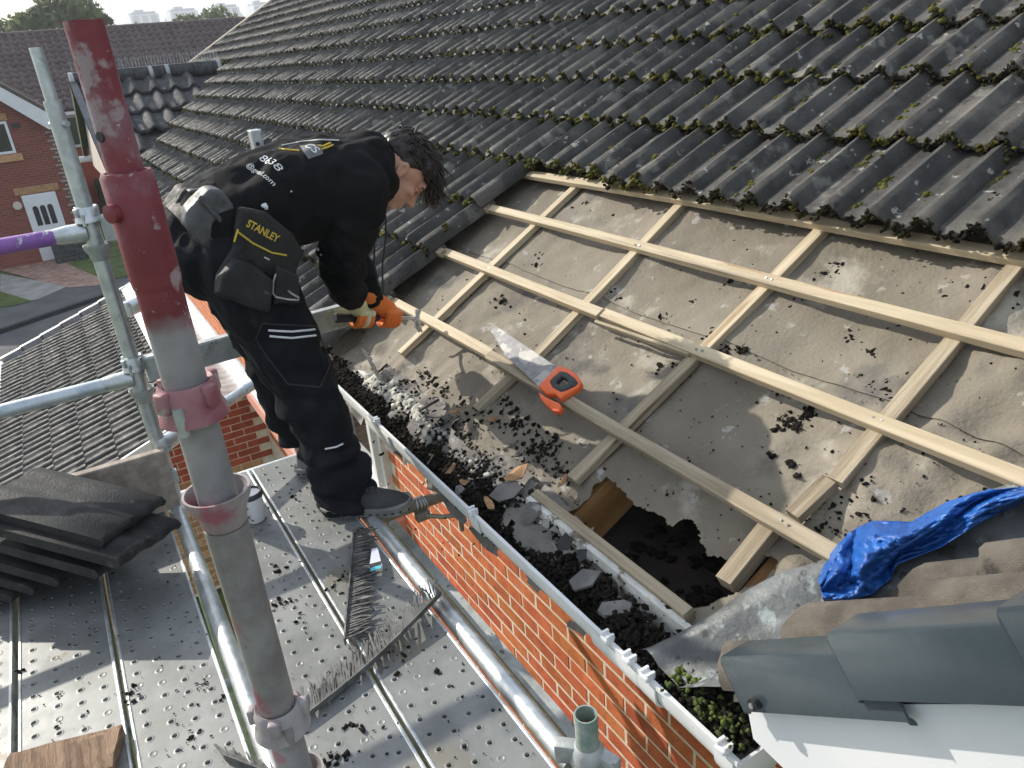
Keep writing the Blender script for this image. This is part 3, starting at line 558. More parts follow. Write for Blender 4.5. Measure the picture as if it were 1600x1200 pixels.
felt_sheet(-3.45, .25, .10, 1.05, .0125, 0, M['felt'], eg, (-1.70, -.55, .10, .50)); felt_sheet(-1.7, -.55, .10, .50, .004, 0, M['felt'], eg)
# damp torn lower margin over the old felt
V = []; Fq = []; nu, nv = 150, 22
for i in range(nu+1):
    for j in range(nv+1):
        u = -3.0+1.75*i/nu; v = .05+.25*j/nv+.02*mnoise.noise((u*6, j*.3, 4)); V.append(roof(u, v, fn(u, v)+.014+.022*mnoise.noise((u*9, v*9, 7))-max(0, .16-v)*.5)[:])
for i in range(nu):
    for j in range(nv):
        u = -3.0+1.75*i/nu; v = .05+.25*j/nv
        if mnoise.noise((u*7, v*9, 3)) > -.25+.9*max(0, v-.17) and not inpoly(u, v, hole): a = i*(nv+1)+j; Fq.append((a, a+nv+1, a+nv+2, a+1))
link('torn_underlay', npmesh('torn_underlay', V, Fq, M['felt_wet'], True), None, house)
# --- counter battens and battens (ends measured on the roof)
def rb(name, a, b, w, h, n, mat, warp=.004): return bar(name, roof(*a, n), roof(*b, n), w, h, NA, M[mat], house, warp=warp)
def cb_(p, q, mat): a = roofuv(*p, -.03); b = roofuv(*q, -.03); return rb('counter_batten', a, b, .042, .026, -.036, mat)
cb_((935, 258), (625, 552), 'batten'); cb_((1092, 288), (838, 553), 'batten'); cb_((838, 553), (745, 640), 'batten_old')
cb_((1318, 322), (1095, 548), 'batten'); cb_((1095, 548), (893, 748), 'batten_old'); cb_((1628, 368), (1303, 752), 'batten_old'); cb_((1294, 748), (1236, 803), 'batten_old')
rb('counter_batten', roofuv(1215, 800, -.03), roofuv(1130, 908, -.03), .045, .045, -.045, 'batten_old')
for (v, u0, u1, mat) in ((1.482, -3.36, .3, 'batten'), (1.212, -3.36, .3, 'batten'), (.890, -3.36, -2.05, 'batten'), (.888, -2.05, -.60, 'batten'), (.549, -3.26, -2.35, 'batten'), (.549, -2.35, -.835, 'batten_old')):
    rb('batten', (u0, v+.004), (u1, v+.006), .040, .026, -.011, mat, .006)
rb('batten', (-2.05, .862), (-1.6, .878), .012, .02, -.014, 'batten_old')
for (u, v) in ((-3.40, 1.19), (-3.37, .87), (-3.36, .53)):    # grey clip blocks under the tile ends
    bar('tile_clip', roof(u-.07, v, .004), roof(u+.11, v+.01, .004), .035, .03, NA, M['batten_old'], house)
nl = MB()
for v in (1.216, .895, .554):
    for u in RAF:
        if v < .6 and u > -.9: continue
        for du in (-.012, .010): nl.tube([roof(u+du, v+random.uniform(-.008, .008), -.005), roof(u+du, v, .0035)], .0028, 7)
tag(nl.build('nails', M['steel'], house), kind='stuff')
# --- inside the hole, its boards darkened in colour for the void's shade
for u in RAF+[RAF[0]-.65, RAF[3]+.62]:
    if u < -2.4: continue
    bar('rafter', roof(u-.01, .285, -.17), roof(u-.01, 1.3, -.17), .045, .15, NA, M['rafter'], house)
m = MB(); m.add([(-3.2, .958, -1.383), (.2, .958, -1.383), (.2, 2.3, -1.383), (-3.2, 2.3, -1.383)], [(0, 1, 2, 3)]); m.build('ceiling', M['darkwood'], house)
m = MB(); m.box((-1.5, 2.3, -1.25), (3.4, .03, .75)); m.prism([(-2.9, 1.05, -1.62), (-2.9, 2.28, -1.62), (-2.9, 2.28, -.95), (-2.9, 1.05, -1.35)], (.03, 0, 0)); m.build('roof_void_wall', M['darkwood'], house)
bar('fascia_board', (-12.3, .945, -1.335), (-1.68, .945, -1.335), .12, .020, Vector((0, -1, 0)), M['fascia'], house, bev=.002)
bar('fascia_board', (-1.68, .945, -1.31), (-1.0, .945, -1.31), .17, .020, Vector((0, -1, 0)), M['fascia'], house, bev=.002)
m = MB(); m.box((-6.4, 1.07, -1.392), (11.6, .23, .010)); m.build('soffit', M['upvc'], house)
bar('tilting_fillet', (-1.68, .972, -1.236), (-1.03, .972, -1.232), .03, .045, Vector((0, -.3, 1)), M['batten_old'], house)
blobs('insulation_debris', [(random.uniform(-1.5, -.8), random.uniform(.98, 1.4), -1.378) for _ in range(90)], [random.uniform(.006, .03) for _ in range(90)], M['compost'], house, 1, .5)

# --- the brick wall: bricks one by one where they show large, the rest in one mesh
wall = MB(); wall.box((-6.8, WALLY+.0415, -2.9), (12.9, .1, 3.0)); wl_ = wall.build('wall', M['mortar'], house)
def brick_mesh(L, seed):
    m = MB(); random.seed(seed); m.box((0, 0, 0), (L, .02, .065), bev=.003); return m.mesh('brick', [M['brick']])
def win_hit(x, z): return (-7.35 < x < -5.35 and -2.86 < z < -1.3) or (-5.15 < x < -3.62 and -2.52 < z < -1.3)
BR = []
for c in range(27):
    z = -1.445-.075*c
    for i in range(-60, 3):
        x = -.45+.225*i+(.1125 if c % 2 else 0)
        if x < -13 or win_hit(x, z): continue
        px, py, d = proj((x, WALLY, z))
        if d < .2 or not (-60 < px < 1660 and -60 < py < 1320): continue
        if x < -7.4 and z < -3.0+.0*x: continue
        BR.append((d, x, z))
BR.sort(); bms = [brick_mesh(.215, k) for k in range(3)]; rest = MB()
random.seed(11)
for i, (d, x, z) in enumerate(BR):
    mw = Matrix.Translation((x, WALLY+random.uniform(-.0015, .0015), z)) @ Matrix.Rotation(random.uniform(-.006, .006), 4, 'Y')
    if i < 300: link('brick', bms[i % 3], None, wl_, mw)
    else: rest.box((x, WALLY, z), (.215, .02, .065))
tag(rest.build('bricks', M['brick'], wl_), kind='stuff')
# windows
def window(x0, x1, z0, z1, sillz, panes):
    t = .06; y = WALLY-.01; m = MB()
    m.box(((x0+x1)/2, y, z1-t/2), (x1-x0, .08, t), bev=.004); m.box(((x0+x1)/2, y, z0+t/2), (x1-x0, .08, t), bev=.004)
    for x in (x0+t/2, x1-t/2): m.box((x, y, (z0+z1)/2), (t, .08, z1-z0-2*t), bev=.004)
    for k in range(1, panes): m.box((x0+(x1-x0)*k/panes, y, (z0+z1)/2), (.08, .075, z1-z0-2*t), bev=.004)
    w = m.build('window', M['upvc'], house)
    for k in range(panes):
        a = x0+(x1-x0)*k/panes+.045; b = x0+(x1-x0)*(k+1)/panes-.045
        m = MB()
        for (p, q, r, s) in ((a, b, z1-t-.05, z1-t), (a, b, z0+t, z0+t+.05), (a, a+.05, z0+t+.05, z1-t-.05), (b-.05, b, z0+t+.05, z1-t-.05)): m.box(((p+q)/2, y-.045, (r+s)/2), (q-p, .05, s-r), bev=.004)
        m.build('sash', M['upvc'], w)
        m = MB(); m.box(((a+b)/2, y-.02, (z0+z1)/2), (b-a-.08, .012, z1-z0-2*t-.08)); m.build('pane', M['glass'], w)
    m = MB(); m.box(((x0+x1)/2, WALLY-.07, z0-.02), (x1-x0+.04, .14, .035), bev=.004); m.build('window_board', M['upvc'], w)
    m = MB(); m.box(((x0+x1)/2, WALLY-.05, sillz), (x1-x0+.2, .18, .13), bev=.006); m.build('sill', M['sill'], w)
window(-7.30, -5.40, -2.78, -1.34, -2.92, 2); window(-5.10, -3.66, -2.32, -1.34, -2.48, 2)

# --- gutter with brackets, unions and its fill
def gcurve(y, z, r, n=12, k=.42):
    return [(y+r*math.copysign(abs(math.cos(PI+PI*i/n))**k, math.cos(PI+PI*i/n)), z-r*1.12*abs(math.sin(PI+PI*i/n))**.8) for i in range(n+1)]
def gsec(x, y=.866, z=-1.290, r=.056, th=.003, g=0):
    o = [Vector((x, a, b)) for a, b in gcurve(y, z, r+g)]; o2 = [Vector((x, a, b)) for a, b in gcurve(y, z, r-th)][::-1]
    up = [Vector((x, y+r, z+.012)), Vector((x, y+r-th, z+.012))]; fl = [Vector((x, y-r+th, z+.014)), Vector((x, y-r-.007, z+.014)), Vector((x, y-r-.007, z+.003))]
    return o+up+o2+fl
m = MB(); m.loft([gsec(x) for x in np.linspace(-12.2, -.72, 50)], cap=True); gut = m.build('gutter', M['upvc_dirty'], house, 50)
m = MB(); m.loft([[Vector((x, a, b)) for a, b in gcurve(.866, -1.290, .058)]+[Vector((x, .918, -1.278)), Vector((x, .806, -1.278))] for x in (-.722, -.716)]); m.build('gutter_end', M['upvc'], gut)
def bracket(x, w=.05):
    m = MB(); m.loft([[Vector((xx, a, b)) for a, b in gcurve(.866, -1.290, .0625)]+[Vector((xx, a, b)) for a, b in gcurve(.866, -1.290, .0575)][::-1] for xx in (x-w/2, x+w/2)])
    m.box((x, .806, -1.272), (w*.5, .026, .014), bev=.003)
    for s_ in (-1, 1): m.box((x+s_*w*.2, .806, -1.262), (.006, .022, .010))
    m.build('gutter_bracket', M['upvc'], gut, 50)
for px, py in ((735, 790), (1008, 1042), (1128, 1163), (585, 655)):
    bracket(ony(px, py, .80).x)
x = ony(960, 1000, .80).x; bracket(x-.035); bracket(x+.045)
def union(name, x, w, g):
    m = MB(); m.loft([[Vector((xx, a, b)) for a, b in gcurve(.866, -1.290, .056+g)]+[Vector((xx, a, b)) for a, b in gcurve(.866, -1.290, .0565)][::-1] for xx in (x-w, x+w)]); m.build(name, M['upvc'], gut, 50)
union('gutter_union', x, .10, .006); union('gutter_outlet', ony(585, 650, .80).x, .11, .009)
pts = []; rad = []
for k in range(8500):
    x = random.uniform(-3.6, -.735); y = .868+random.gauss(0, .022); edge = min(.05, max(-.05, y-.865))
    z = -1.318+.035*abs(mnoise.noise((x*3, 1, 0)))+.03*random.random()+edge*.5
    if x > -1.3: z += .02
    pts.append((x, min(.93, max(.826, y)), z)); rad.append(random.uniform(.0025, .0095))
for k in range(1000):
    x = random.uniform(-2.9, -.95); y = .93+random.gauss(0, .03); pts.append((x, y, -1.27+random.random()*.03+(y-.93)*.5)); rad.append(random.uniform(.002, .008))
blobs('gutter_silt', pts, rad, M['compost'], gut, 1, .8, .5)
pts = [(random.uniform(-.95, -.74), .865+random.gauss(0, .02), -1.285+random.random()*.03) for _ in range(260)]
tag(blobs('gutter_moss', pts, [random.uniform(.003, .008) for _ in pts], mk('bright_moss', ((.035, .05, .01), (.10, .14, .02)), 20, (.9, 1), bump=.6), gut, 1, .8, .5))

# --- projecting gable at the right: valley, tiles, verge caps, bargeboard
GT = .87; ga = math.atan(GT); GD = Vector((math.cos(ga), 0, math.sin(ga))); GN = Vector((-math.sin(ga), 0, math.cos(ga)))
GX, GZ = -.711, -1.067
def gz(x): return GZ+GT*(x-GX)
def gable(s, y, n=0): return Vector((GX, y, GZ))+GD*s+GN*n
def gy_line(y): z = -1.268+.5502*(y-.81)-.03; x = (z-GZ+.05)/GT+GX; return x
V = []; Fq = []; nl_ = 60                                   # the lead trough
for i in range(nl_+1):
    y = .84+1.3*i/nl_; xv = gy_line(y)
    for j in range(13):
        q = (j-6)/6; x = xv-.02+q*(.13+.04*min(1, (y-.84)/.3))+(.02*mnoise.noise((y*5, q, 1)) if abs(q) > .8 else 0)
        if q < 0: z = -1.268+.5502*(y-.81)-.03+.012-q*.0+(.022*math.exp(-((q+.75)/.14)**2))
        else: z = gz(x)+.004-.03
        z += .006*mnoise.noise((x*14, y*9, 3))+.004*mnoise.noise((x*40, y*25, 3)); V.append((x, y, z))
for i in range(nl_):
    for j in range(12): a = i*13+j; Fq.append((a, a+13, a+14, a+1))
link('valley_lead', npmesh('valley_lead', V, Fq, M['lead'], True), None, house)
# felt bed of the gable slope
m = MB(); m.prism([(gy_line(.86)+.10, .86, gz(gy_line(.86)+.10)-.06), (.5, .86, gz(.5)-.06), (.5, 2.6, gz(.5)-.06), (gy_line(2.6), 2.6, gz(gy_line(2.6))-.06)], (0, 0, -.02)); m.build('gable_roof', M['felt'], house)
gt_me = tile_mesh('roof_tile', 'tile_brown', 31, period=.172, L=.42, th=.024, h=.05, seg=10)
def gtile(y, s, nlift):
    mw = frame3((0, 1, 0), GD, Vector((0, 1, 0)).cross(GD), gable(s, y, nlift)); mw = frame3((0, -1, 0), GD, Vector((0, -1, 0)).cross(GD), gable(s, y, nlift)) if (Vector((0, 1, 0)).cross(GD)).dot(GN) < 0 else mw
    bm = bmesh.new(); bm.from_mesh(gt_me); bm.transform(mw @ Matrix.Rotation(-.06, 4, 'X'))
    a = Vector((gy_line(.9)-.02, .9, 0)); b = Vector((gy_line(1.6)+.02, 1.6, 0)); d = (b-a).normalized(); nrm = Vector((d.y, -d.x, 0))
    bmesh.ops.bisect_plane(bm, geom=bm.verts[:]+bm.edges[:]+bm.faces[:], plane_co=a, plane_no=nrm, clear_inner=True)
    if not bm.faces: bm.free(); return
    bmesh.ops.holes_fill(bm, edges=[e for e in bm.edges if e.is_boundary])
    me = bpy.data.meshes.new('roof_tile'); bm.to_mesh(me); bm.free(); me.materials.append(M['tile_brown']); sm(me, 50); link('roof_tile', me, None, house)
for r in range(4):
    for c in range(5): gtile(.825+.344*(c+1)-(.0), -.12+.345*r, -.022)
# verge caps: a folded cover each, stepping up the slope
def cap(s0, s1, lift, y):
    sec = lambda s, dz: [gable(s, y+.115, .035+lift+dz), gable(s, y+.07, .055+lift+dz), gable(s, y+.004, .055+lift+dz), gable(s, y, .049+lift+dz), gable(s, y, -.042+lift+dz), gable(s, y+.012, -.048+lift+dz), gable(s, y+.012, -.042+lift+dz), gable(s, y+.005, -.036+lift+dz), gable(s, y+.005, .044+lift+dz), gable(s, y+.07, .049+lift+dz), gable(s, y+.115, .030+lift+dz)]
    m = MB(); m.loft([sec(s0, .0), sec(s0+.004, .004), sec(s1-.004, -.008), sec(s1, -.012)]); return m.build('verge_cap', M['zinc'], house, 35)
cap(0, .36, 0, .775); cap(.295, .66, .022, .768); cap(.582, 1.0, .030, .760)
m = MB(); p = gable(.05, .772, -.022); m.tube([p+Vector((0, .005, 0)), p+Vector((0, -.008, 0))], .011, 12); m.build('screw', M['rubber'], house, 40)
m = MB(); p = gable(.05, .763, -.022); m.tube([p, p+Vector((0, -.003, 0))], .005, 10); m.build('screw', M['steel'], house, 40)
m = MB(); m.prism([gable(-.02, .80, -.037), gable(1.2, .80, -.037), gable(1.2, .80, -.255), gable(.10, .80, -.255), gable(-.05, .80, -.10)], (0, .018, 0)); m.build('bargeboard', M['upvc'], house)
m = MB(); m.prism([gable(-.1, .82, -.275), gable(1.2, .82, -.275), gable(1.2, WALLY-.03, -.275), gable(-.1, WALLY-.03, -.275)], GN*.012); m.build('soffit', M['upvc'], house)
# ------------------------------------------------------------------ lean-to porch with the clean charcoal roof
porch = empty('lean_to', (-10, 0, GROUND), 'lean-to extension with a clean charcoal ribbed tile roof below the scaffold', 'extension')
PA = math.atan(.36); PD = Vector((0, math.cos(PA), math.sin(PA))); PN = Vector((0, -math.sin(PA), math.cos(PA)))
def pr(x, s, n=0): return Vector((x, -1.32, -3.2-.36*1.32))+PD*s+PN*n
PM = Matrix((XA, PD, PN)).transposed().to_4x4(); x0p, x1p = -12.95, -7.32
m = MB(); m.prism([pr(x0p, -.02, -.06), pr(x1p, -.02, -.06), pr(x1p, 2.17, -.06), pr(x0p, 2.17, -.06)], PN*.05); prf = m.build('roof', M['tile_clean'], porch)
pm = [tile_mesh('roof_tile', 'tile_clean', 50+k, h=.032) for k in range(3)]
for k in range(7):
    n_ = int((x1p-x0p-.06)/TW)
    for c in range(n_):
        mm = PM.copy(); mm.translation = pr(x1p-.03-TW*(c+1)+random.uniform(-.002, .002), .0+.31*k, .012)
        link('roof_tile', random.choice(pm), None, prf, mm @ Matrix.Rotation(-.085+random.uniform(-.004, .004), 4, 'X'))
    m = MB(); a = pr(x0p+.02, .31*k, .05); m.prism([pr(x0p-.06, .31*k, -.05), pr(x0p+.03, .31*k, -.05), pr(x0p+.03, .31*k, .085), pr(x0p-.06, .31*k, .085)], PD*.33+PN*-.012); m.build('verge_cap', M['lead_clean'], prf)
m = MB(); m.prism([pr(x1p+.0, -.05, -.10), pr(x1p+.03, -.05, -.10), pr(x1p+.03, -.05, .045), pr(x1p+.0, -.05, .045)], PD*2.22); m.build('bargeboard', M['upvc'], prf)
m = MB(); m.box((-10.1, -1.37, -3.68), (5.7, .11, .09)); m.build('gutter', M['upvc'], porch)
# lead flashing up against the house wall, dressed over the ribs
V = []; Fq = []; N_ = 150
for i in range(N_+1):
    x = x0p+(x1p-x0p)*i/N_; rib = .02*math.sin(x*2*PI/.151)
    for q, (a, n) in enumerate(((1.93, .07), (2.06, .08), (2.16, .085))): V.append(pr(x, a, n+rib+.012*mnoise.noise((x*7, a*4, 2)))[:])
    V.append((x, .95, -2.925+.4*rib+.02*mnoise.noise((x*5, 3, 1)))); V.append((x, 1.183, -2.93+.01*mnoise.noise((x*6, 1, 1)))); V.append((x, WALLY-.015, -2.84))
for i in range(N_):
    for j in range(5): a = i*6+j; Fq.append((a, a+6, a+7, a+1))
link('lead_flashing', npmesh('lead_flashing', V, Fq, M['lead_clean'], True), None, porch)
# side wall facing us, laid brick by brick: red above, buff below
wx = -7.42
m = MB(); m.prism([(wx+.005, -1.1, -5.0), (wx+.005, 1.19, -5.0), (wx+.005, 1.19, -3.0), (wx+.005, .70, -3.0), (wx+.005, -1.1, -3.66)], (-.1, 0, 0)); pw = m.build('wall', M['mortar'], porch)
mb = MB(); mb.box((0, 0, 0), (.215, .02, .065), bev=.003); bR = mb.mesh('brick', [M['brick_red']]); bB = mb.mesh('brick', [M['brick_buff']])
RZ90 = Matrix.Rotation(PI/2, 4, 'Z')
for c in range(26):
    z = -3.05-.075*c
    for i in range(11):
        y = 1.08-.225*i-(.1125 if c % 2 else 0)
        if z > -3.27+.36*min(y, .68) or y < -1.1: continue
        px, py, d = proj((wx, y, z))
        if not (-20 < px < 560 and 500 < py < 1000): continue
        link('brick', bB if z < -3.72 else bR, None, pw, Matrix.Translation((wx+random.uniform(-.002, .002), y, z)) @ RZ90)
# ------------------------------------------------------------------ cross gable at the far end, with bird spikes on its ridge
wing = empty('cross_gable', (-14.9, .8, -1.3), 'small lichened cross gable with bird spikes along its ridge', 'gable roof')
WA = math.atan(.43); WD = Vector((-math.cos(WA), 0, math.sin(WA))); WN = Vector((math.sin(WA), 0, math.cos(WA))); RXW, RZW = -14.87, -.02
def wg(s, y, n=0): return Vector((RXW, y, RZW))-WD*s+WN*n    # s runs down the near slope
for sg in (1, -1):
    f = lambda P: Vector((P.x if sg > 0 else 2*RXW-P.x, P.y, P.z))
    m = MB(); m.prism([f(wg(0, .72, -.05)), f(wg(2.75, .72, -.05)), f(wg(2.75, 1.2, -.05)), f(wg(0, 3.2, -.05))], (0, 0, -.03)); wr = m.build('roof', M['tile_mottle'], wing)
    if sg > 0: wroof = wr
wt = [tile_mesh('roof_tile', 'tile_mottle', 70+k, period=.30, L=.80, th=.04, h=.07, seg=10) for k in range(3)]
WM = frame3((0, 1, 0), WD, WN)
if Vector((0, 1, 0)).cross(WD).dot(WN) < 0: WM = frame3((0, -1, 0), WD, WN)
sgnw = 1 if Vector((0, 1, 0)).cross(WD).dot(WN) > 0 else -1
for k in range(4):
    s = .66+.64*k
    for c in range(5):
        y = .74+.60*c
        if y > 2.75-(s-.3)*.80: continue
        mm = WM.copy(); mm.translation = wg(s, y if sgnw > 0 else y+.60, .0); link('roof_tile', random.choice(wt), None, wroof, mm @ Matrix.Rotation(-.09, 4, 'X'))
for k in range(5):
    m = MB(); y = .72+.47*k; m.tube([(RXW, y, RZW+.03), (RXW, y+.46, RZW+.03)], .115, 14); m.build('ridge_tile', M['tile_mottle'], wing, 50)
for y in (.74, 1.92, 2.18, 3.02):
    m = MB(); m.tube([(RXW, y-.03, RZW+.03), (RXW, y+.03, RZW+.03)], .128, 14); m.build('ridge_strap', M['lead_clean'], wing, 50)
m = MB(); m.box((RXW, 1.9, RZW+.15), (.05, 2.3, .012))
for k in range(46):
    y = .78+k*.05
    for a in (-.5, .0, .5): m.tube([(RXW, y, RZW+.15), (RXW+.16*math.sin(a), y+random.uniform(-.02, .02), RZW+.15+.18*math.cos(a))], .0025, 4)
o = m.build('bird_spikes', M['galv_old'], wing)
for k in range(6):
    m = MB(); s0 = .08+.45*k; m.prism([wg(s0, .70, .07-.012*0), wg(s0+.46, .70, .045), wg(s0+.46, .70, -.10), wg(s0, .70, -.075)], (0, .09, 0)); m.build('verge_cap', M['zinc'], wing)
m = MB(); m.prism([(RXW, .80, RZW-.10), (RXW+2.5, .80, RZW-.10-2.5*.43), (RXW+2.5, .80, RZW-1.5), (RXW-2.5, .80, RZW-1.5), (RXW-2.5, .80, RZW-.10-2.5*.43)], (0, .1, 0)); m.build('gable_wall', M['cladding'], wing)
m = MB(); m.prism([(RXW-.02, .69, RZW+.02), (RXW-2.7, .69, RZW-1.16), (RXW-2.7, .69, RZW-1.34), (RXW-.02, .69, RZW-.18)], (0, .08, 0)); m.build('bargeboard', M['greenery_dark'], wing)
m = MB(); m.tube([(RXW-2.6, .6, RZW-1.36), (RXW-2.6, 1.5, RZW-1.36)], .06, 10); m.tube([(RXW+2.3, .72, -1.2), (RXW+2.3, .72, -1.9), (RXW+2.2, .95, -2.1), (RXW+2.2, .98, -4)], .04, 10); m.build('downpipe', M['upvc'], wing, 40)

# ------------------------------------------------------------------ scaffold: every tube and board lifts away
SX, SY = -.90, .069; LX = -2.72
def std(name, x, y, lab, z_top, z_tube, mat, mat2, group=None):
    t = empty(name, (x, y, GROUND), lab, 'scaffold pole', group); m = MB()
    m.lathe([(.0242, -5.0), (.0242, z_tube), (.021, z_tube), (.021, z_tube-.03)], x, y, 28, closed=False); m.build('tube', M[mat], t, 40)
    if z_top:
        m = MB(); m.lathe([(.0178, z_tube-.05), (.0178, z_top), (.0148, z_top), (.0148, z_tube-.05)], x, y, 24); m.build('spigot', M[mat2], t, 40)
    return t
def bottom_cup(t, x, y, z, mat, s=1.0):
    m = MB(); m.lathe([(.0245, z-.050), (.0275, z-.046), (.0300, z-.030), (.0395, z-.010), (.0405, z), (.0375, z), (.0355, z-.012), (.0275, z-.022), (.0245, z-.022)], x, y, 32); m.build('bottom_cup', M[mat], t, 45)
def top_cup(t, x, y, z, mat, mat_lug, ang):
    m = MB(); m.lathe([(.0255, z+.018), (.0300, z+.022), (.0345, z+.014), (.0345, z-.006), (.0385, z-.016), (.0395, z-.024), (.0365, z-.024), (.0255, z+.004)], x, y, 32)
    for k in range(4):
        a = ang+k*PI/2; R_ = Matrix.Rotation(a, 3, 'Z'); m.box(Vector((x, y, z+.008))+R_ @ Vector((.036, 0, 0)), (.012, .016, .026), R_, bev=.003)
    m.build('top_cup', M[mat], t, 45)
    m = MB(); R_ = Matrix.Rotation(ang+.45, 3, 'Z'); p = R_ @ Vector((.034, 0, 0)); m.tube([Vector((x, y, z-.032))+p, Vector((x, y, z+.002))+p*1.02], .0065, 10); m.build('locking_lug', M[mat_lug], t, 40)
red = std('scaffold_standard', SX, SY, 'worn red scaffold pole standing nearest to us', .052, -.088, 'red_standard', 'red_paint')
m = MB(); m.lathe([(.0250, -.090), (.0262, -.092), (.0262, -.20), (.0250, -.21), (.0243, -.21), (.0243, -.088)], SX, SY, 28); m.build('sleeve', M['red_paint'], red, 40)
d = Vector((SX, SY, 0)).normalized(); R_ = Vector((-d.y, d.x, 0))
side = Vector((.55, -.82, 0)).normalized()
m = MB(); p = Vector((SX, SY, -.125))+side*.02; m.tube([p, p+side*.013, p+side*.014], [.0095, .0095, .004], 14); m.build('rivet', M['red_paint'], red, 40)
m = MB(); p = Vector((SX, SY, -.052))+side*.0165; m.tube([p, p+side*.0022], .0052, 14); m.build('pin_hole', M['rubber'], red)
top_cup(red, SX, SY, -.345, 'red_cup', 'galv_old', -1.0); bottom_cup(red, SX, SY, -.470, 'pink_cup')
m = MB(); m.tube([(SX, SY, -.52), (SX, SY, -.62), (SX, SY, -.84)], [.0272, .0258, .0250], 28); m.build('lower_tube', M['pink_galv'], red, 40)
top_cup(red, SX, SY, -.845, 'pink_cup', 'pink_galv', -.4); bottom_cup(red, SX, SY, -.965, 'pink_cup')
lst = std('scaffold_standard', LX, SY, 'bare galvanised scaffold pole left of the red one', .097, -.045, 'galv', 'galv')
for zz in (-.08,):
    m = MB(); m.tube([(LX-.035, SY-.02, zz-.03), (LX+.035, SY+.02, zz-.03)], .009, 10); m.build('bolt', M['galv'], lst, 40)
for z in (-.372, -.868): top_cup(lst, LX, SY, z, 'galv', 'galv', -.9); bottom_cup(lst, LX, SY, z-.095, 'galv_old')
stub = std('scaffold_standard', -.968, .632, 'short green tinged pole end standing at the brick wall', None, -1.262, 'green_tube', 'green_tube')
m = MB(); m.lathe([(.0212, -1.2625), (.0242, -1.2625), (.0242, -1.30), (.0212, -1.30)], -.968, .632, 24); m.build('rim', M['green_tube'], stub, 40)
m = MB(); m.lathe([(.0205, -1.45), (.0205, -1.30), (.001, -1.33)], -.968, .632, 20, closed=False); m.build('bore', M['brokenwood'], stub, 40)
m = MB(); m.lathe([(.025, -1.345), (.034, -1.36), (.040, -1.39), (.036, -1.41), (.025, -1.40)], -.968, .632, 28); m.box((-1.0, .60, -1.375), (.05, .03, .05), Matrix.Rotation(.8, 3, 'Z'), bev=.005); m.box((-.93, .655, -1.385), (.05, .03, .05), Matrix.Rotation(.3, 3, 'Z'), bev=.005); m.build('coupler', M['galv_old'], stub, 40)
def pole(name, p0, p1, r, mat, lab, cat='scaffold tube', ends=None, group=None):
    p0 = Vector(p0); p1 = Vector(p1); t = empty(name, p0, lab, cat, group); m = MB(); m.tube([p0, p1], r, 20); m.build('tube', M[mat], t, 40)
    dd = (p1-p0).normalized()
    for e in (ends or []):
        q, s = (p0, dd) if e == 0 else (p1, -dd); m = MB(); m.tube([q-s*.018, q+s*.03, q+s*.07], [.029, .029, r], 16); m.box(q-s*.022, (.03, .03, .055), bev=.006); m.build('end_blade', M['galv'], t, 40)
    return t
def rail(p0, p1, w, h, mat, lab, cat='scaffold rail'):
    p0 = Vector(p0); t = empty('scaffold_transom', p0, lab, cat); bar('beam', p0, p1, w, h, Vector((0, 0, 1)), M[mat], t, bev=.006); return t
pole('guard_rail', (LX, SY-.035, -.425), (LX+.02, -1.9, -.425), .0242, 'purple', 'scuffed purple guard rail tube at the left', 'guard rail', [0])
pole('guard_rail', (LX, SY-.035, -.92), (LX+.02, -1.9, -.92), .0242, 'blue_galv', 'galvanised guard rail with blue smears below the purple one', 'guard rail', [0])
rail((LX, SY+.03, -.425), (LX, .22, -.425), .04, .085, 'galv_old', 'short scabby transom stub between the two standards')
rail((LX-.01, SY+.03, -.905), (LX-.06, .86, -.905), .045, .088, 'galv_old', 'wide grey transom running behind the worker knees')
dg = Vector((-.64, .77, 0))
a = onx(262, 690, LX+.0); pole('scaffold_brace', a, a+dg*.66, .021, 'blue_galv', 'bluish horizontal tube running from the left pole toward the brick wall', ends=[0])
a = onx(205, 480, LX-.35); pole('scaffold_brace', a, a+dg*.62, .020, 'galv_old', 'thin grey tube hooked behind the left pole above the porch roof', ends=[0])
pole('scaffold_ledger', (LX+.03, SY-.006, -1.425), (SX-.03, SY-.006, -1.425), .0242, 'galv', 'galvanised ledger lying between the scaffold boards from pole to pole', ends=[0])
pole('scaffold_ledger', (-2.75, .612, -1.430), (-1.0, .612, -1.430), .0255, 'galv', 'thick galvanised ledger along the brick wall side of the deck')
m = MB(); m.prism([(-2.6, .672, -1.50), (-.5, .672, -1.50), (-.5, .705, -1.50), (-2.6, .705, -1.50)], (0, 0, .012)); tag(m.build('wall_plate', M['galv_old']), 'flat grey strip lying between the ledger and the brick wall', 'metal strip')
a = Vector((-2.17, .60, -1.432)); b = Vector((-2.15, .93, -1.425))
tie = pole('tie_tube', a, b, .021, 'rust_tube', 'brown tie tube reaching from the ledger to the gutter')
for k in range(4):
    y = .765+.012*k; m = MB(); m.tube([Vector((-2.16, y, -1.428))+Vector((math.cos(2*PI*i/16), .15*math.sin(2*PI*i/16+k), math.sin(2*PI*i/16)))*.0245 for i in range(17)], .0026, 6, cap=False); m.build('wire_loop', M['galv'], tie, 60)
m = MB(); m.tube([(-2.13, .77, -1.455), (-2.08, .83, -1.46), (-2.05, .88, -1.455)], .008, 8); m.tube([(-2.05, .88, -1.43), (-2.05, .88, -1.52)], .008, 8); m.box((-2.13, .775, -1.458), (.03, .05, .03), bev=.004); m.build('hook', M['rust_tube'], tie, 50)
pole('scaffold_transom', (-2.79, -.7, -1.44), (-2.79, .60, -1.44), .022, 'galv', 'pale galvanised tube under the far ends of the deck boards', 'scaffold tube')
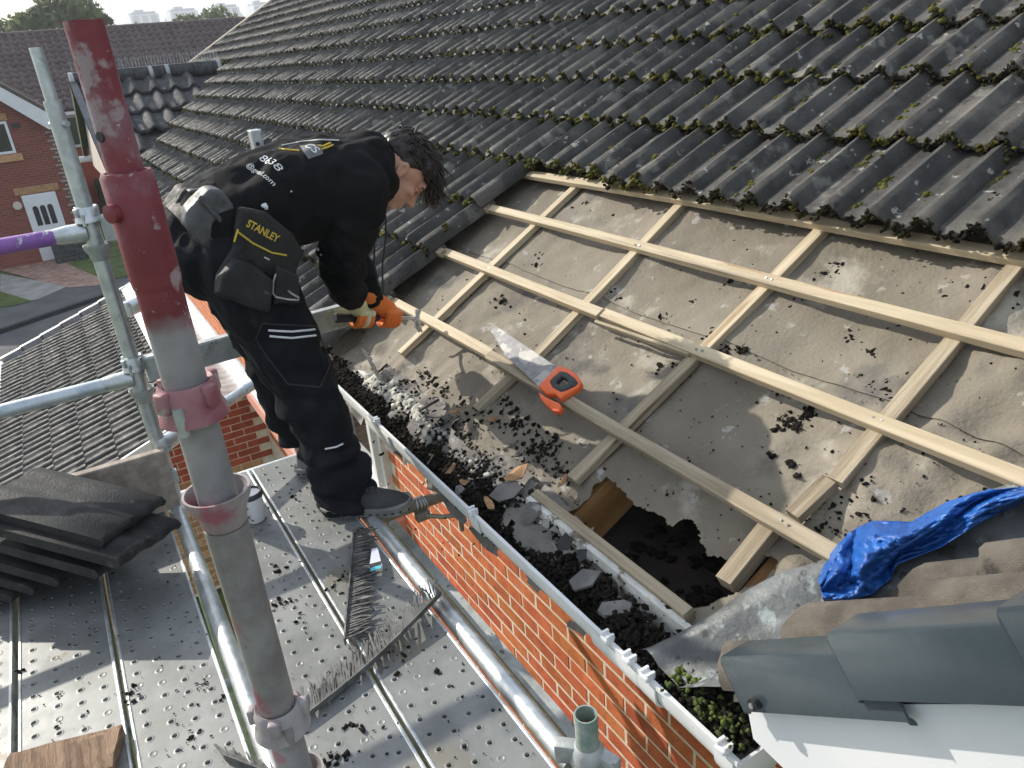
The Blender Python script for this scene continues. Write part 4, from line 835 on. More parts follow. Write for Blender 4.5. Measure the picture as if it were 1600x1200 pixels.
pole('scaffold_transom', (-1.75, -.25, -1.475), (-1.75, .11, -1.475), .020, 'galv', 'tube end showing below the deck by the red pole', 'scaffold tube')
# perforated boards
def plank(y0, y1, x0, x1, lab, phase, z=DECK, gap=.003):
    y0 += gap; y1 -= gap; t = empty('scaffold_board', ((x0+x1)/2, (y0+y1)/2, z-.06), lab, 'scaffold board', 'perforated steel scaffold boards')
    w = y1-y0; V = []; Fq = []; FL = []; K = 8; cy = w/4.0; cx = .05; yo = .008; ylo = y0+yo; yhi = y1-yo; cy = (yhi-ylo)/4
    def add(vs): b = len(V); V.extend(vs); return b
    for c in range(4):
        off = (0, .5)[c % 2]*cx+phase; yc = ylo+cy*(c+.5); nx = int((x1-x0)/cx)+1; xa = x0
        for i in range(nx+1):
            xb = min(x1, x0+(i+1)*cx-(off % cx))
            if xb <= xa+1e-5: continue
            xc = xb-cx/2; full = xb-xa > cx*.98
            corners = [(xb, yc), (xb, yc+cy/2), (xc if full else (xa+xb)/2, yc+cy/2), (xa, yc+cy/2), (xa, yc), (xa, yc-cy/2), (xc if full else (xa+xb)/2, yc-cy/2), (xb, yc-cy/2)]
            if not full: b = add([(p[0], p[1], z) for p in corners]); Fq += [(b, b+1, b+2, b+3), (b, b+3, b+4, b+5), (b, b+5, b+6, b+7)]; FL.extend([1]*3); xa = xb; continue
            kind = rng.random(); rim = .0012+.001*rng.random()
            b = add([(p[0], p[1], z) for p in corners]); closed = kind < .22
            rings = [(.0115, 0), (.0088, .0011), (.0070, .0013), (.0060, .0006), (.0056, -.0095)] if not closed else [(.0115, 0), (.0088, .0012), (.0068, .0011), (.0060, .0004), (.0010, .0004)]
            for (r, h) in rings: add([(xc+r*math.cos(PI/4*k), yc+r*math.sin(PI/4*k), z+h) for k in range(8)])
            for q in range(len(rings)):
                FL.extend([q == 0]*8)
                for k in range(8): Fq.append((b+q*8+k, b+q*8+(k+1) % 8, b+(q+1)*8+(k+1) % 8, b+(q+1)*8+k))
            xa = xb
    me = npmesh('board_top', V, Fq, M['deck']); me.polygons.foreach_set('use_smooth', np.array([not fl for fl in FL])); link('board_top', me, None, t)
    m = MB()
    for yy, s in ((y0, 1), (y1, -1)):
        m.prism([(x0, yy, z-.058), (x0, yy, z+.0005), (x0, yy+s*.002, z+.0022), (x0, yy+s*.006, z+.0022), (x0, yy+s*.0085, z+.0004), (x0, yy+s*.0085, z-.003), (x0, yy+s*.003, z-.004), (x0, yy+s*.003, z-.058)], (x1-x0, 0, 0))
    for xx in (x0-.002, x1): m.box((xx, (y0+y1)/2, z-.029), (.003, w, .058))
    m.build('edge', M['galv'], t, 30)
    m = MB(); m.box(((x0+x1)/2, (y0+y1)/2, z-.05), (x1-x0-.02, w-.02, .004)); m.build('underside', M['rubber'], t)
plank(.350, .575, -2.765, .35, 'perforated steel board nearest the brick wall, under the right shoe', .0)
plank(.116, .346, -2.765, .35, 'perforated steel board with the coffee cup on its far end', .02)
plank(-.198, .030, -2.70, .35, 'perforated steel board just left of the red pole', .035)
plank(-.435, -.202, -2.70, .35, 'perforated steel board with the bright glare and the split wood on it', .01)
plank(-.675, -.442, -2.70, .35, 'perforated steel board at the left edge of the photo', .03)
tb = bar('toe_board', (-2.672, .078, -1.293), (-2.672, -1.15, -1.286), .036, .235, Vector((0, 0, 1)), M['toeboard'], bev=.004)
tag(tb, 'weathered wooden toe board on edge behind the stacked tiles', 'toe board')
bar('post_clip', (LX+.03, SY-.03, -1.30), (LX+.03, SY+.03, -1.30), .02, .05, Vector((0, 0, 1)), M['galv'], lst)

# ------------------------------------------------------------------ things lying on the deck
# stacked tiles, leaning like fallen dominoes
M['tile_stack'] = mk('black_coated_tile', ((.012, .012, .012), (.026, .025, .024)), 9, (.5, .75), bump=.3, bscale=120, spots=[((.10, .095, .085), 7, .66, .06), ((.05, .048, .044), 25, .60, .08)])
st_me = tile_mesh('stacked_tile', 'tile_stack', 91, period=.140, L=.45, th=.024, h=.008, seg=9)
labs = ['uppermost tile of the dark stack by the toe board', 'second tile of the dark stack, its pale broken end towards us', 'third tile down in the dark stack', 'fourth tile down in the dark stack',
        'fifth tile down in the dark stack', 'sixth tile down in the dark stack, near its foot', 'lowest dark tile of the stack, flat on the deck']
ld = Vector((-.68, -.69, .20)).normalized()
for k in range(7):
    base = [(222, 846, -1.20), (247, 878, -1.235), (214, 894, -1.275), (152, 906, -1.305), (114, 919, -1.335), (80, 931, -1.36), (48, 941, -1.385)][k]
    base = (base[0]-62, base[1]+12, base[2]); p = onz(*base); tilt = math.radians([-8, -12, -10, -8, -6, -4, -2][k])
    side = Vector((0, 0, 1)).cross(ld).normalized()
    if side.x > 0: side = -side
    up_ = (side*math.cos(tilt)+Vector((0, 0, 1))*math.sin(tilt)); up_ = (up_-ld*up_.dot(ld)).normalized()
    # tile local: x across (width), y along length, z normal
    X_ = up_; Y_ = ld; Z_ = X_.cross(Y_); flip = Z_.z < 0
    if flip: Y_ = -ld; Z_ = X_.cross(Y_); p = p+ld*.43
    o = link('roof_tile', st_me, None, None, frame3(X_, Y_, Z_, p)); tag(o, labs[k], 'roof tile', 'dark tiles stacked on the deck')
# split wood at the bottom edge
m = MB(); a = onz(20, 1215, DECK+.02); b = onz(185, 1170, DECK+.02); d = (b-a).normalized(); o_ = Vector((0, 0, 1)).cross(d)
m.loft([[a+d*t+o_*(s*.06+.006*mnoise.noise((t*30, s, 1)))+Vector((0, 0, 1))*(h*.016+.006*mnoise.noise((t*25, s, h))) for s, h in ((-1, -1), (-.2, -1), (1, -1), (1.05, .6), (.6, 1.1), (.1, .8), (-.5, 1.2), (-1, .7))] for t in np.linspace(-.02, (b-a).length, 14)])
tag(m.build('wood_offcut', M['brokenwood'], None, 25), 'split brown offcut of wood at the bottom left corner', 'wood offcut')
# cup
cx_, cy_, _ = onz(401, 813, DECK); c0 = DECK+.003
cup = empty('coffee_cup', (cx_, cy_, c0), 'white paper coffee cup with a dark lid standing behind the red pole', 'coffee cup')
m = MB(); m.lathe([(.0275, c0), (.0285, c0+.001), (.0395, c0+.098), (.0375, c0+.098), (.027, c0+.004)], cx_, cy_, 28); m.build('cup', M['paper'], cup, 40)
m = MB(); m.lathe([(.0405, c0+.094), (.0425, c0+.098), (.0415, c0+.106), (.0385, c0+.112), (.0345, c0+.112), (.0335, c0+.104), (.001, c0+.105)], cx_, cy_, 28, closed=False); m.build('lid', mk('dark_cup_lid', ((.03, .035, .045), (.05, .055, .07)), 8, (.3, .45), bump=0), cup, 40)
m = MB(); m.lathe([(.0325, c0+.1062), (.0005, c0+.1066)], cx_, cy_, 20, closed=False); m.build('lid_sheen', mk('pale_lid_sheen', ((.33, .35, .38), (.40, .42, .45)), 9, (.2, .3), bump=0), cup)  # pale disc: the dark lid's sheen painted as colour
m = MB()
for k in range(3):
    zc = c0+.022+.014*k; a0 = -1.05-.2*k
    for i in range(8):
        a1 = a0+i*.09; r = .0289+.011*(zc-c0+.004*math.sin(i*1.1))/.098+.0009; z1 = zc+.006*math.sin(i*.8+k)
        m.box((cx_+r*math.cos(a1), cy_+r*math.sin(a1), z1), (.0012, .0036, .0022), Matrix.Rotation(a1, 3, 'Z'))
for k in range(3):
    a1 = -.85+.1*k; r = .0365; m.box((cx_+r*math.cos(a1), cy_+r*math.sin(a1), c0+.066+.003*(k % 2)), (.0014, .005, .006), Matrix.Rotation(a1, 3, 'Z'))
m.build('print', M['ink'], cup)
# comb fillers
def comb(lab, p0, p1, back, teeth, h, gap=.0085, bow=.0, tilt=.5, seed=3, miss=()):
    r = random.Random(seed); p0 = Vector(p0); p1 = Vector(p1); d = (p1-p0); L = d.length; d.normalize(); back = Vector(back).normalized(); up = Vector((0, 0, 1))
    t = empty('comb_filler', p0, lab, 'comb filler', 'black eaves comb fillers')
    P = lambda s: p0+d*s+back*bow*math.sin(s/L*PI)+up*(.004*math.sin(s*11+seed))
    m = MB(); n = 16
    m.loft([[P(L*i/n)+back*a+up*z for a, z in ((0, 0), (.004, 0), (.004, h), (0, h))] for i in range(n+1)]); m.build('spine', M['plastic_black'], t, 30)
    m = MB(); N = int(L/gap)
    for i in range(N):
        if any(a < i/N < b for a, b in miss): continue
        s = i*gap; q = P(s)+up*(h*.5); ln = teeth*(.85+.15*r.random()); dv = (back+d*r.uniform(-.22, .22)+up*r.uniform(-.05, tilt)).normalized(); e = q+dv*ln*.6; e2 = q+dv*ln+up*r.uniform(-.012, .004)+d*r.uniform(-.006, .006)
        e2.z = max(e2.z, DECK+.004)
        m.tube([q, e, e2], [.0030, .0026, .0018], 4)
    o = m.build('teeth', M['plastic_black'], t); o['kind'] = 'stuff'; return t
z = DECK+.004
comb('comb filler lying along the board seam with a label on it', onz(553, 838, z), onz(539, 1010, z), Vector((.25, 1, 0)), .078, .022, .0058, tilt=.16, seed=3)
comb('long bent comb filler lying across two boards to the ledger', onz(690, 933, -1.375), onz(466, 1136, z), Vector((-.95, .25, 0)), .100, .015, .0046, bow=-.012, tilt=.05, seed=8, miss=((.26, .30),))
comb('comb filler cut off by the bottom edge, beside the red pole', onz(352, 1188, z), onz(440, 1225, z), Vector((-.95, -.2, 0)), .06, .020, .006, tilt=.14, seed=12)
lb = empty('label_tag', onz(580, 880, z), 'small lilac label with a turquoise stripe lying on the comb teeth', 'label')
a, b, c, d = [onz(x, y, z+.022) for x, y in ((581, 858), (590, 856), (597, 884), (577, 888))]; m = MB(); m.prism([a, b, c, d], (0, 0, .0012)); m.build('paper', M['label'], lb)
a, b, c, d = [onz(x, y, z+.024) for x, y in ((579, 888), (595, 883), (596, 888), (579, 893))]; m = MB(); m.prism([a, b, c, d], (0, 0, .0012)); m.build('stripe', M['cyan'], lb)
a, b, c, d = [onz(x, y, z+.0235) for x, y in ((577, 882), (595, 877), (595, 883), (578, 888))]; m = MB(); m.prism([a, b, c, d], (0, 0, .0012)); m.build('print', M['ink'], lb)
g0 = roof(*roofuv(566, 548, .02), .02); g1 = roof(*roofuv(588, 588, .0), -.01)
comb('grey comb filler offcut leaning on the felt beside the gutter', g0, g1, (roof(*roofuv(600, 572, .0), .0)-roof(*roofuv(575, 556, 0), 0)), .07, .012, .006, tilt=.0, seed=21)
# crumbs of dirt and moss on the boards
pts = []; rad = []
def crumbs(px, py, n, spread, r0, r1, z=DECK):
    P = onz(px, py, z); n = n if n == 1 else max(3, int(n*.55))
    for _ in range(n): pts.append((P.x+random.gauss(0, spread*1.4), P.y+random.gauss(0, spread), z+.003)); rad.append(r0*.6+(r1*1.15-r0*.6)*random.random()**2)
for (x, y, n, s) in ((435, 945, 26, .012), (470, 970, 26, .012), (458, 940, 16, .011), (452, 1060, 10, .02), (518, 1185, 26, .012), (540, 1183, 16, .008), (540, 1137, 12, .008), (588, 1145, 10, .02), (318, 1070, 26, .01), (210, 1085, 26, .009), (297, 1150, 20, .012), (345, 1093, 8, .006),
                     (240, 776, 30, .018), (632, 1022, 18, .014), (683, 1050, 12, .006), (560, 925, 26, .010), (520, 920, 16, .012), (436, 892, 22, .016), (388, 940, 12, .01), (33, 1048, 20, .009), (297, 1170, 10, .01), (500, 800, 14, .02), (560, 830, 30, .02), (540, 905, 12, .01), (463, 775, 10, .01), (617, 1018, 10, .02)):
    crumbs(x, y, n, s, .0015, .0065)
for _ in range(550): crumbs(random.uniform(20, 860), random.uniform(760, 1195), 1, .01, .0008, .0030)
P = [(p, r) for p, r in zip(pts, rad) if -.67 < p[1] < .57 and not .03 < p[1] < .116 and -2.7 < p[0] < .3]
tag(blobs('dirt_crumbs', [p for p, r in P], [r for p, r in P], M['compost'], None, 1, .55, .7), 'black crumbs of moss and dirt scattered over the steel boards', 'dirt')

# ------------------------------------------------------------------ things lying on the roof
pts = []; rad = []
def rc(px, py, n, s, r0=.002, r1=.0075, lift=0):
    u, v = roofuv(px, py, -.05); n = int(n*.6) if n > 20 else n
    for _ in range(n):
        uu = u+random.gauss(0, s*1.5); vv = v+random.gauss(0, s)
        if inpoly(uu, vv, hole): continue
        pts.append(roof(uu, vv, fn(uu, vv)+.003+lift)[:]); rad.append(r0*.6+(r1*1.25-r0*.6)*random.random()**2)
for (x, y, n, s) in ((810, 668, 60, .022), (800, 640, 40, .022), (790, 625, 30, .015), (845, 700, 110, .022), (860, 690, 60, .018), (825, 705, 50, .02), (798, 655, 40, .02), (665, 590, 30, .02), (660, 575, 20, .015), (690, 605, 34, .016), (640, 600, 20, .018), (720, 625, 14, .015), (870, 735, 40, .02), (740, 650, 40, .03),
                        (1235, 645, 50, .012), (1240, 665, 46, .010), (1262, 640, 26, .010), (1220, 662, 16, .01), (1300, 415, 34, .013), (1285, 425, 16, .01), (1130, 552, 30, .013), (1155, 545, 18, .01), (1040, 490, 18, .012), (1078, 465, 10, .008), (915, 318, 10, .008), (955, 330, 5, .004), (835, 412, 12, .006), (842, 398, 12, .02), (1205, 705, 9, .006), (1235, 718, 9, .004), (1245, 735, 6, .003), (1335, 582, 12, .005), (1320, 520, 8, .01), (1335, 505, 6, .006),
                        (1010, 520, 5, .006), (730, 460, 8, .012), (775, 465, 16, .02), (1215, 600, 16, .02), (1390, 615, 40, .022), (1310, 790, 60, .03), (1270, 830, 60, .03), (1360, 545, 10, .01), (1500, 440, 8, .01), (1540, 470, 16, .03), (1130, 440, 14, .014), (1165, 430, 8, .008), (1240, 455, 30, .03), (1045, 570, 16, .02), (1105, 520, 6, .02), (955, 455, 20, .02), (900, 330, 10, .02)):
    rc(x, y, n, s)
for _ in range(1500): rc(random.uniform(620, 1590), random.uniform(290, 860), 1, .02, .0009, .0034)
for _ in range(420):
    x = random.uniform(560, 920); rc(x, 600+(x-560)*.62+random.gauss(0, 34), 1, .01, .001, .006)
dp = []; dr_ = []
for _ in range(1500):
    x = random.uniform(590, 1010); u, v = roofuv(x, 610+(x-560)*.66+random.gauss(0, 42), -.05)
    if v < .14 or inpoly(u, v, hole): continue
    dp.append(roof(u, v, fn(u, v)+.003)[:]); dr_.append(random.uniform(.002, .011)*random.random()**.5)
tag(blobs('grit', dp, dr_, M['dust'], None, 1, .28, .6, NA), 'grey brown grit and felt shards along the torn eaves', 'grit')
tag(blobs('roof_debris', pts, rad, M['compost'], None, 1, .6, .7, NA), 'black moss and dirt scattered over the bare felt', 'debris')
def chip(name, lab, cat, P, nrm, size, mat, n=7, th=.006, seed=0, group=None, ang=0, curl=0):
    r = random.Random(seed); nrm = Vector(nrm).normalized(); a = nrm.orthogonal().normalized(); a = Matrix.Rotation(ang, 3, nrm) @ a; b = nrm.cross(a); m = MB(); rings = []
    top = [Vector(P)+a*size[0]*math.cos(2*PI*k/n)*r.uniform(.7, 1.1)+b*size[1]*math.sin(2*PI*k/n)*r.uniform(.7, 1.1)+nrm*(curl*math.cos(2*PI*k/n)**2+r.uniform(-.1, .1)*th) for k in range(n)]
    m.loft([[p-nrm*th for p in top], top], cap=True); o = m.build(name, M[mat], None, None); return tag(o, lab, cat, group)
G = 'grey slate fragments in the gutter and on the torn felt'
def onr(x, y, n=-.03): u, v = roofuv(x, y, n); return roof(u, v, n)
chip('slate_fragment', 'long grey slate fragment lying lowest in the gutter', 'slate fragment', onz(962, 950, -1.255), (.15, -.2, 1), (.062, .026), 'slate', 6, .012, 1, G, .25)
chip('slate_fragment', 'broad grey slate fragment in the gutter above the longest one', 'slate fragment', onz(912, 905, -1.25), (.1, -.3, 1), (.045, .032), 'slate', 5, .008, 2, G, .5)
chip('slate_fragment', 'dark slate piece standing upright against the white fascia', 'slate fragment', onz(882, 848, -1.21), (.6, -.7, .35), (.034, .022), 'rubber', 5, .008, 3, G, .4)
chip('slate_fragment', 'small dark slate piece right of the upright one', 'slate fragment', onz(908, 868, -1.23), (.5, -.6, .5), (.022, .018), 'rubber', 5, .008, 4, G, .9)
chip('felt_scrap', 'large pale grey scrap of felt by the torn eaves edge', 'felt scrap', onr(790, 768, -.02), (.2, -.4, 1), (.055, .045), 'felt_wet', 6, .003, 5, None, .2)
chip('felt_scrap', 'curled rusty brown scrap of felt above the gutter', 'felt scrap', onr(808, 740, -.02), (.1, -.5, 1), (.045, .026), 'leaf', 9, .003, 6, None, .5, .012)
chip('felt_scrap', 'upright grey flap of felt beside the fascia board end', 'felt scrap', onr(828, 800, -.01), (.6, -.3, .6), (.05, .03), 'felt_wet', 6, .003, 7, None, 1.0, .01)
for k, (x, y, lab) in enumerate(((770, 655, 'curled tan leaf on the felt near the saw'), (705, 733, 'pale brown leaf in the gutter below the torn felt'), (765, 788, 'reddish leaf in the gutter by the tie tube'), (715, 642, 'thin brown leaf left of the curled tan one'), (880, 752, 'yellowish leaf strip by the end of the old batten'), (726, 755, 'round brown leaf in the silt below the torn edge'))):
    P = onr(x, y, -.03) if k not in (1, 2, 5) else onz(x, y, -1.245); chip('dry_leaf', lab, 'leaf', P, (.2*math.sin(k), -.4, 1), (.030, .012), 'leaf', 9, .001, 20+k, 'dry leaves by the gutter', k*1.1, .009)
tf = MB()
for k in range(34):
    x = random.uniform(640, 1000); y = 640+(x-600)*.62+random.gauss(0, 26); u, v = roofuv(x, y, -.03)
    if inpoly(u, v, hole): continue
    r_1 = random.uniform(.015, .045); r_2 = random.uniform(.012, .028); nn_ = (NA+XA*random.uniform(-.4, .4)-SA*random.uniform(0, .5)).normalized(); a1 = Matrix.Rotation(random.uniform(0, 6), 3, nn_) @ nn_.orthogonal().normalized(); b1 = nn_.cross(a1); q = random.randint(6, 10); cu_ = random.uniform(0, .012); c1 = roof(u, v, fn(u, v)+.012)
    tp_ = [c1+a1*r_1*math.cos(2*PI*j/q)*random.uniform(.7, 1.1)+b1*r_2*math.sin(2*PI*j/q)*random.uniform(.7, 1.1)+nn_*cu_*math.cos(2*PI*j/q)**2 for j in range(q)]
    tf.loft([[p-nn_*.003 for p in tp_], tp_])
tag(tf.build('torn_felt', M['scrap']), 'ragged scraps of grey felt among the rubble along the eaves', 'felt scraps', None, 'stuff')
pts = []; rad = []
for k in range(150):
    x = random.uniform(572, 660); rcx = onr(x, 588+(x-572)*.72+random.gauss(0, 7), -.05); pts.append(rcx[:]); rad.append(random.uniform(.005, .022))
for k in range(60):
    x = random.uniform(650, 860); rcx = onr(x, 650+(x-650)*.85+random.gauss(0, 8), -.05); pts.append(rcx[:]); rad.append(random.uniform(.004, .012))
tag(blobs('mortar_lumps', pts, rad, M['mortar_lump'], None, 2, .7, .22, NA), 'crumbling pale mortar along the eaves above the gutter', 'mortar')
chip('mortar_lump', 'single white mortar lump on the felt left of the saw handle', 'mortar lump', onr(762, 620, -.03), NA, (.022, .014), 'mortar_lump', 8, .016, 77)
m = MB(); P = onr(655, 642, -.03); m.tube([P, P+Vector((.06, .06, .05))], .005, 6); tag(m.build('twig', M['bark']), 'thin dark twig on the felt above the gutter', 'twig')
# --- saw
saw = empty('hand_saw', roof(-2.3, .8, 0), 'orange handled hand saw with a paint smeared blade lying on the battens', 'saw')
def sp(x, y, n): u, v = roofuv(x, y, n); return roof(u, v, n)
tip1, tip2 = sp(768, 517, .022), sp(777, 511, .022); h1, h2 = sp(845, 607, .012), sp(880, 580, .012)
m = MB(); e = NA*.0012; m.prism([tip1, tip2, sp(790, 520, .022), h2, h1, sp(790, 556, .02)], e); m.build('blade', M['saw_blade'], saw)
m = MB(); a, b = tip1, h1
for k in range(70):
    p = a.lerp(b, k/70); q = a.lerp(b, (k+1)/70); o_ = (p-q).cross(NA).normalized()*.0035
    if o_.dot(h2-h1) > 0: o_ = -o_
    m.prism([p, q, (p+q)/2+o_], e)
tag(m.build('teeth', M['steel'], saw), kind='stuff')
def grip(poly, mat, name, th, n0, parent, hole=None):
    bm = bmesh.new(); vs = [bm.verts.new(sp(x, y, n0)) for x, y in poly]; 
    if hole:
        hv = [bm.verts.new(sp(x, y, n0)) for x, y in hole]; N = len(vs); fs = []
        for k in range(N): fs.append(bm.faces.new((vs[k], vs[(k+1) % N], hv[(k+1) % N], hv[k])))
    else: fs = [bm.faces.new(vs)]
    r = bmesh.ops.extrude_face_region(bm, geom=fs); vv = [g for g in r['geom'] if isinstance(g, bmesh.types.BMVert)]
    for v in vv: v.co += NA*th
    bmesh.ops.recalc_face_normals(bm, faces=bm.faces)
    bmesh.ops.bevel(bm, geom=[e for e in bm.edges if len(e.link_faces) == 2 and e.calc_face_angle(0) > .8], offset=.004, segments=2, affect='EDGES', profile=.5)
    me = bpy.data.meshes.new(name); bm.to_mesh(me); bm.free(); me.materials.append(M[mat]); sm(me, 45); return link(name, me, None, parent)
outer = [(845, 610), (860, 594), (876, 578), (892, 582), (906, 592), (913, 604), (907, 613), (898, 618), (886, 624), (880, 630), (872, 622), (858, 622)]
inner = [(866, 604), (872, 597), (880, 590), (886, 592), (893, 597), (898, 603), (896, 607), (891, 610), (884, 611), (880, 612), (876, 611), (870, 608)]
grip(outer, 'orange', 'handle_shell', .022, .006, saw, inner)
ins = [(862, 601), (868, 594), (879, 585), (890, 587), (902, 596), (908, 604), (903, 609), (895, 613), (885, 617), (880, 618), (874, 615), (866, 610)]
grip(ins, 'rubber', 'handle_grip', .018, .012, saw, [(x*.6+ix*.4, y*.6+iy*.4) for (x, y), (ix, iy) in zip(inner, [(882, 601)]*12)])
grip([(846, 618), (856, 626), (868, 632), (878, 636), (882, 642), (878, 650), (868, 648), (856, 638), (848, 628)], 'orange', 'handle_horn', .022, .004, saw)
# --- tarpaulin
def tarp():
    tp = [(1278, 905), (1300, 862), (1330, 830), (1362, 815), (1425, 815), (1480, 785), (1540, 766), (1600, 760), (1700, 745)]
    bt_ = [(1288, 942), (1325, 938), (1360, 930), (1392, 905), (1402, 882), (1470, 856), (1540, 812), (1600, 785), (1700, 765)]
    n = 150; k = 60; V = []; Fq = []
    def interp(L, t):
        t *= len(L)-1; i = min(int(t), len(L)-2); f = t-i; return L[i][0]*(1-f)+L[i+1][0]*f, L[i][1]*(1-f)+L[i+1][1]*f
    for i in range(n+1):
        a = interp(tp, i/n); b = interp(bt_, i/n)
        for j in range(k+1):
            f = j/k; x = a[0]*(1-f)+b[0]*f; y = a[1]*(1-f)+b[1]*f
            w_ = 1.5*mnoise.noise((i*.03, f*1.6, 9)); fold = .022*math.sin(f*8+i*.07+w_*2)+.016*mnoise.noise((i*.05, f*3.2, 1))+.030*(.35-abs(mnoise.noise((i*.045+w_, f*4+i*.02, 2))))+.018*(.3-abs(mnoise.noise((i*.11, f*8-i*.05, 6))))+.008*(.3-abs(mnoise.noise((i*.25, f*17, 8))))+.035*math.sin(PI*f)
            V.append(onr(x, y, -.035+max(-.01, .035+fold))[:])
    for i in range(n):
        for j in range(k): a = i*(k+1)+j; Fq.append((a, a+k+1, a+k+2, a+1))
    o = link('tarpaulin', npmesh('tarpaulin', V, Fq, M['tarp'], True)); s = o.modifiers.new('t', 'SOLIDIFY'); s.thickness = .002
    return tag(o, 'crumpled blue tarpaulin stuffed along the valley', 'tarpaulin')
tarp()
# --- galvanised roof bracket behind the worker
P = roof(*roofuv(405, 240, .03), .03); t = empty('roof_bracket', P, 'small galvanised bracket on the tiles behind the worker back', 'bracket')
m = MB(); m.box(P+Vector((0, 0, .10)), (.13, .10, .22), bev=.01); m.build('box', M['galv'], t); m = MB(); m.tube([P+Vector((.065, -.01, .09)), P+Vector((.072, -.01, .09))], .018, 12); m.build('bolt', M['rubber'], t)
# ------------------------------------------------------------------ the roofer
me_root = empty('person', (-2.43, .56, DECK), 'worker in black hoodie and tool belt bending over the eaves', 'person')
def evalmesh(me, mods, name, mat, parent, smooth=True, tweak=None):
    o = bpy.data.objects.new('tmp', me); COL.objects.link(o)
    for typ, kw in mods:
        m = o.modifiers.new('m', typ)
        for k, v in kw.items(): setattr(m, k, v)
    dg = bpy.context.evaluated_depsgraph_get(); dg.update(); n = bpy.data.meshes.new_from_object(o.evaluated_get(dg)); bpy.data.objects.remove(o)
    n.name = name; n.materials.clear(); n.materials.append(mat)
    if tweak:
        nr = [v.normal.copy() for v in n.vertices]
        for v, q in zip(n.vertices, nr): v.co += q*tweak(v.co, q)
    if smooth: n.polygons.foreach_set('use_smooth', np.ones(len(n.polygons), bool))
    n.update(); return link(name, n, None, parent)
def blend(mb, vox, it, name, mat, parent, tweak=None, fac=.5):
    return evalmesh(mb.mesh(name, None, None), [('REMESH', dict(mode='VOXEL', voxel_size=vox)), ('SMOOTH', dict(factor=fac, iterations=it))], name, mat, parent, True, tweak)
def ell(mb, c, R, ax=None, seg=16):
    bm = bmesh.new(); bmesh.ops.create_uvsphere(bm, u_segments=seg, v_segments=seg//2+2, radius=1); bm.verts.index_update()
    Mx = Matrix(ax).transposed() if ax else Matrix.Identity(3)
    mb.add([Vector(c)+Mx @ Vector((v.co.x*R[0], v.co.y*R[1], v.co.z*R[2])) for v in bm.verts], [[v.index for v in f.verts] for f in bm.faces]); bm.free()
def limb(mb, pts, rads, seg=16, sub=5):
    """tapering rounded limb through the joints"""
    pts = [Vector(p) for p in pts]; P = []; R = []
    for i in range(len(pts)-1):
        for k in range(sub): t = k/sub; P.append(pts[i].lerp(pts[i+1], t)); R.append(rads[i]*(1-t)+rads[i+1]*t)
    P.append(pts[-1]); R.append(rads[-1])
    for _ in range(2): P = [P[0]]+[(P[i-1]+P[i]*2+P[i+1])/4 for i in range(1, len(P)-1)]+[P[-1]]
    mb.tube(P, R, seg); ell(mb, P[0], (R[0],)*3); ell(mb, P[-1], (R[-1],)*3)
PX = -2.47
spine = [(PX, .375, -.475), (PX, .47, -.42), (PX, .58, -.388), (PX, .70, -.368), (PX, .80, -.358), (PX, .875, -.352), (PX, .935, -.348)]
def torso(mb, hw, ht, a=0, b=7, sq=2.5):
    secs = []
    for i in range(a, b):
        p = Vector(spine[i]); d = (Vector(spine[min(i+1, 6)])-Vector(spine[max(i-1, 0)])).normalized(); n = XA.cross(d).normalized(); n = n if n.z > 0 else -n
        s = []
        for k in range(24):
            t = 2*PI*k/24; c, q = math.cos(t), math.sin(t); s.append(p+XA*hw[i]*math.copysign(abs(c)**(2/sq), c)+n*ht[i]*math.copysign(abs(q)**(2/sq), q))
        secs.append(s)
    mb.loft(secs)
R_SH, R_EL, R_WR = Vector((-2.305, .79, -.385)), Vector((-2.425, .735, -.625)), atdep(547, 462, 2.74)
L_SH, L_EL, L_WR = Vector((-2.635, .82, -.375)), Vector((-2.80, .86, -.66)), atdep(577, 460, 2.90)
R_HIP, R_KN, R_AN = Vector((-2.365, .42, -.53)), Vector((-2.300, .505, -.915)), Vector((-2.270, .575, -1.315))
L_HIP, L_KN, L_AN = Vector((-2.575, .42, -.53)), Vector((-2.575, .50, -.915)), Vector((-2.59, .535, -1.315))
HC = Vector((-2.45, .994, -.366)); HU = Vector((.0, .88, .47)).normalized(); HF = Vector((.16, .42, -.90)).normalized(); HF = (HF-HU*HF.dot(HU)).normalized(); HR = HF.cross(HU)
def hp(r, f, u): return HC+HR*r+HF*f+HU*u
# --- body: one continuous surface, head to feet
b = MB()
torso(b, [.15, .15, .16, .175, .18, .15, .06], [.11, .11, .115, .12, .11, .085, .06])
ell(b, (PX, .39, -.49), (.16, .12, .13))
for s, e, w in ((R_SH, R_EL, R_WR), (L_SH, L_EL, L_WR)): limb(b, [s, e, w], [.055, .042, .030])
for h_, k_, a_ in ((R_HIP, R_KN, R_AN), (L_HIP, L_KN, L_AN)):
    limb(b, [h_, k_, a_], [.085, .058, .040]); limb(b, [a_, a_+Vector((.02, .03, -.045)), a_+Vector((.055, .10, -.055))], [.033, .028, .018])
limb(b, [Vector(spine[5]), hp(0, -.03, -.09), hp(0, -.02, -.03)], [.066, .058, .058])
ell(b, hp(0, -.012, .025), (.074, .094, .088), (HR, HF, HU)); ell(b, hp(0, .028, -.03), (.060, .062, .080), (HR, HF, HU)); ell(b, hp(0, .055, -.088), (.034, .026, .022), (HR, HF, HU))
ell(b, hp(0, .083, .030), (.050, .012, .022), (HR, HF, HU)); limb(b, [hp(0, .088, .008), hp(0, .108, -.030)], [.009, .013], 10); ell(b, hp(0, .098, -.036), (.017, .010, .008), (HR, HF, HU))
ell(b, hp(0, .084, -.062), (.024, .011, .007), (HR, HF, HU)); ell(b, hp(0, .082, -.072), (.021, .011, .007), (HR, HF, HU))
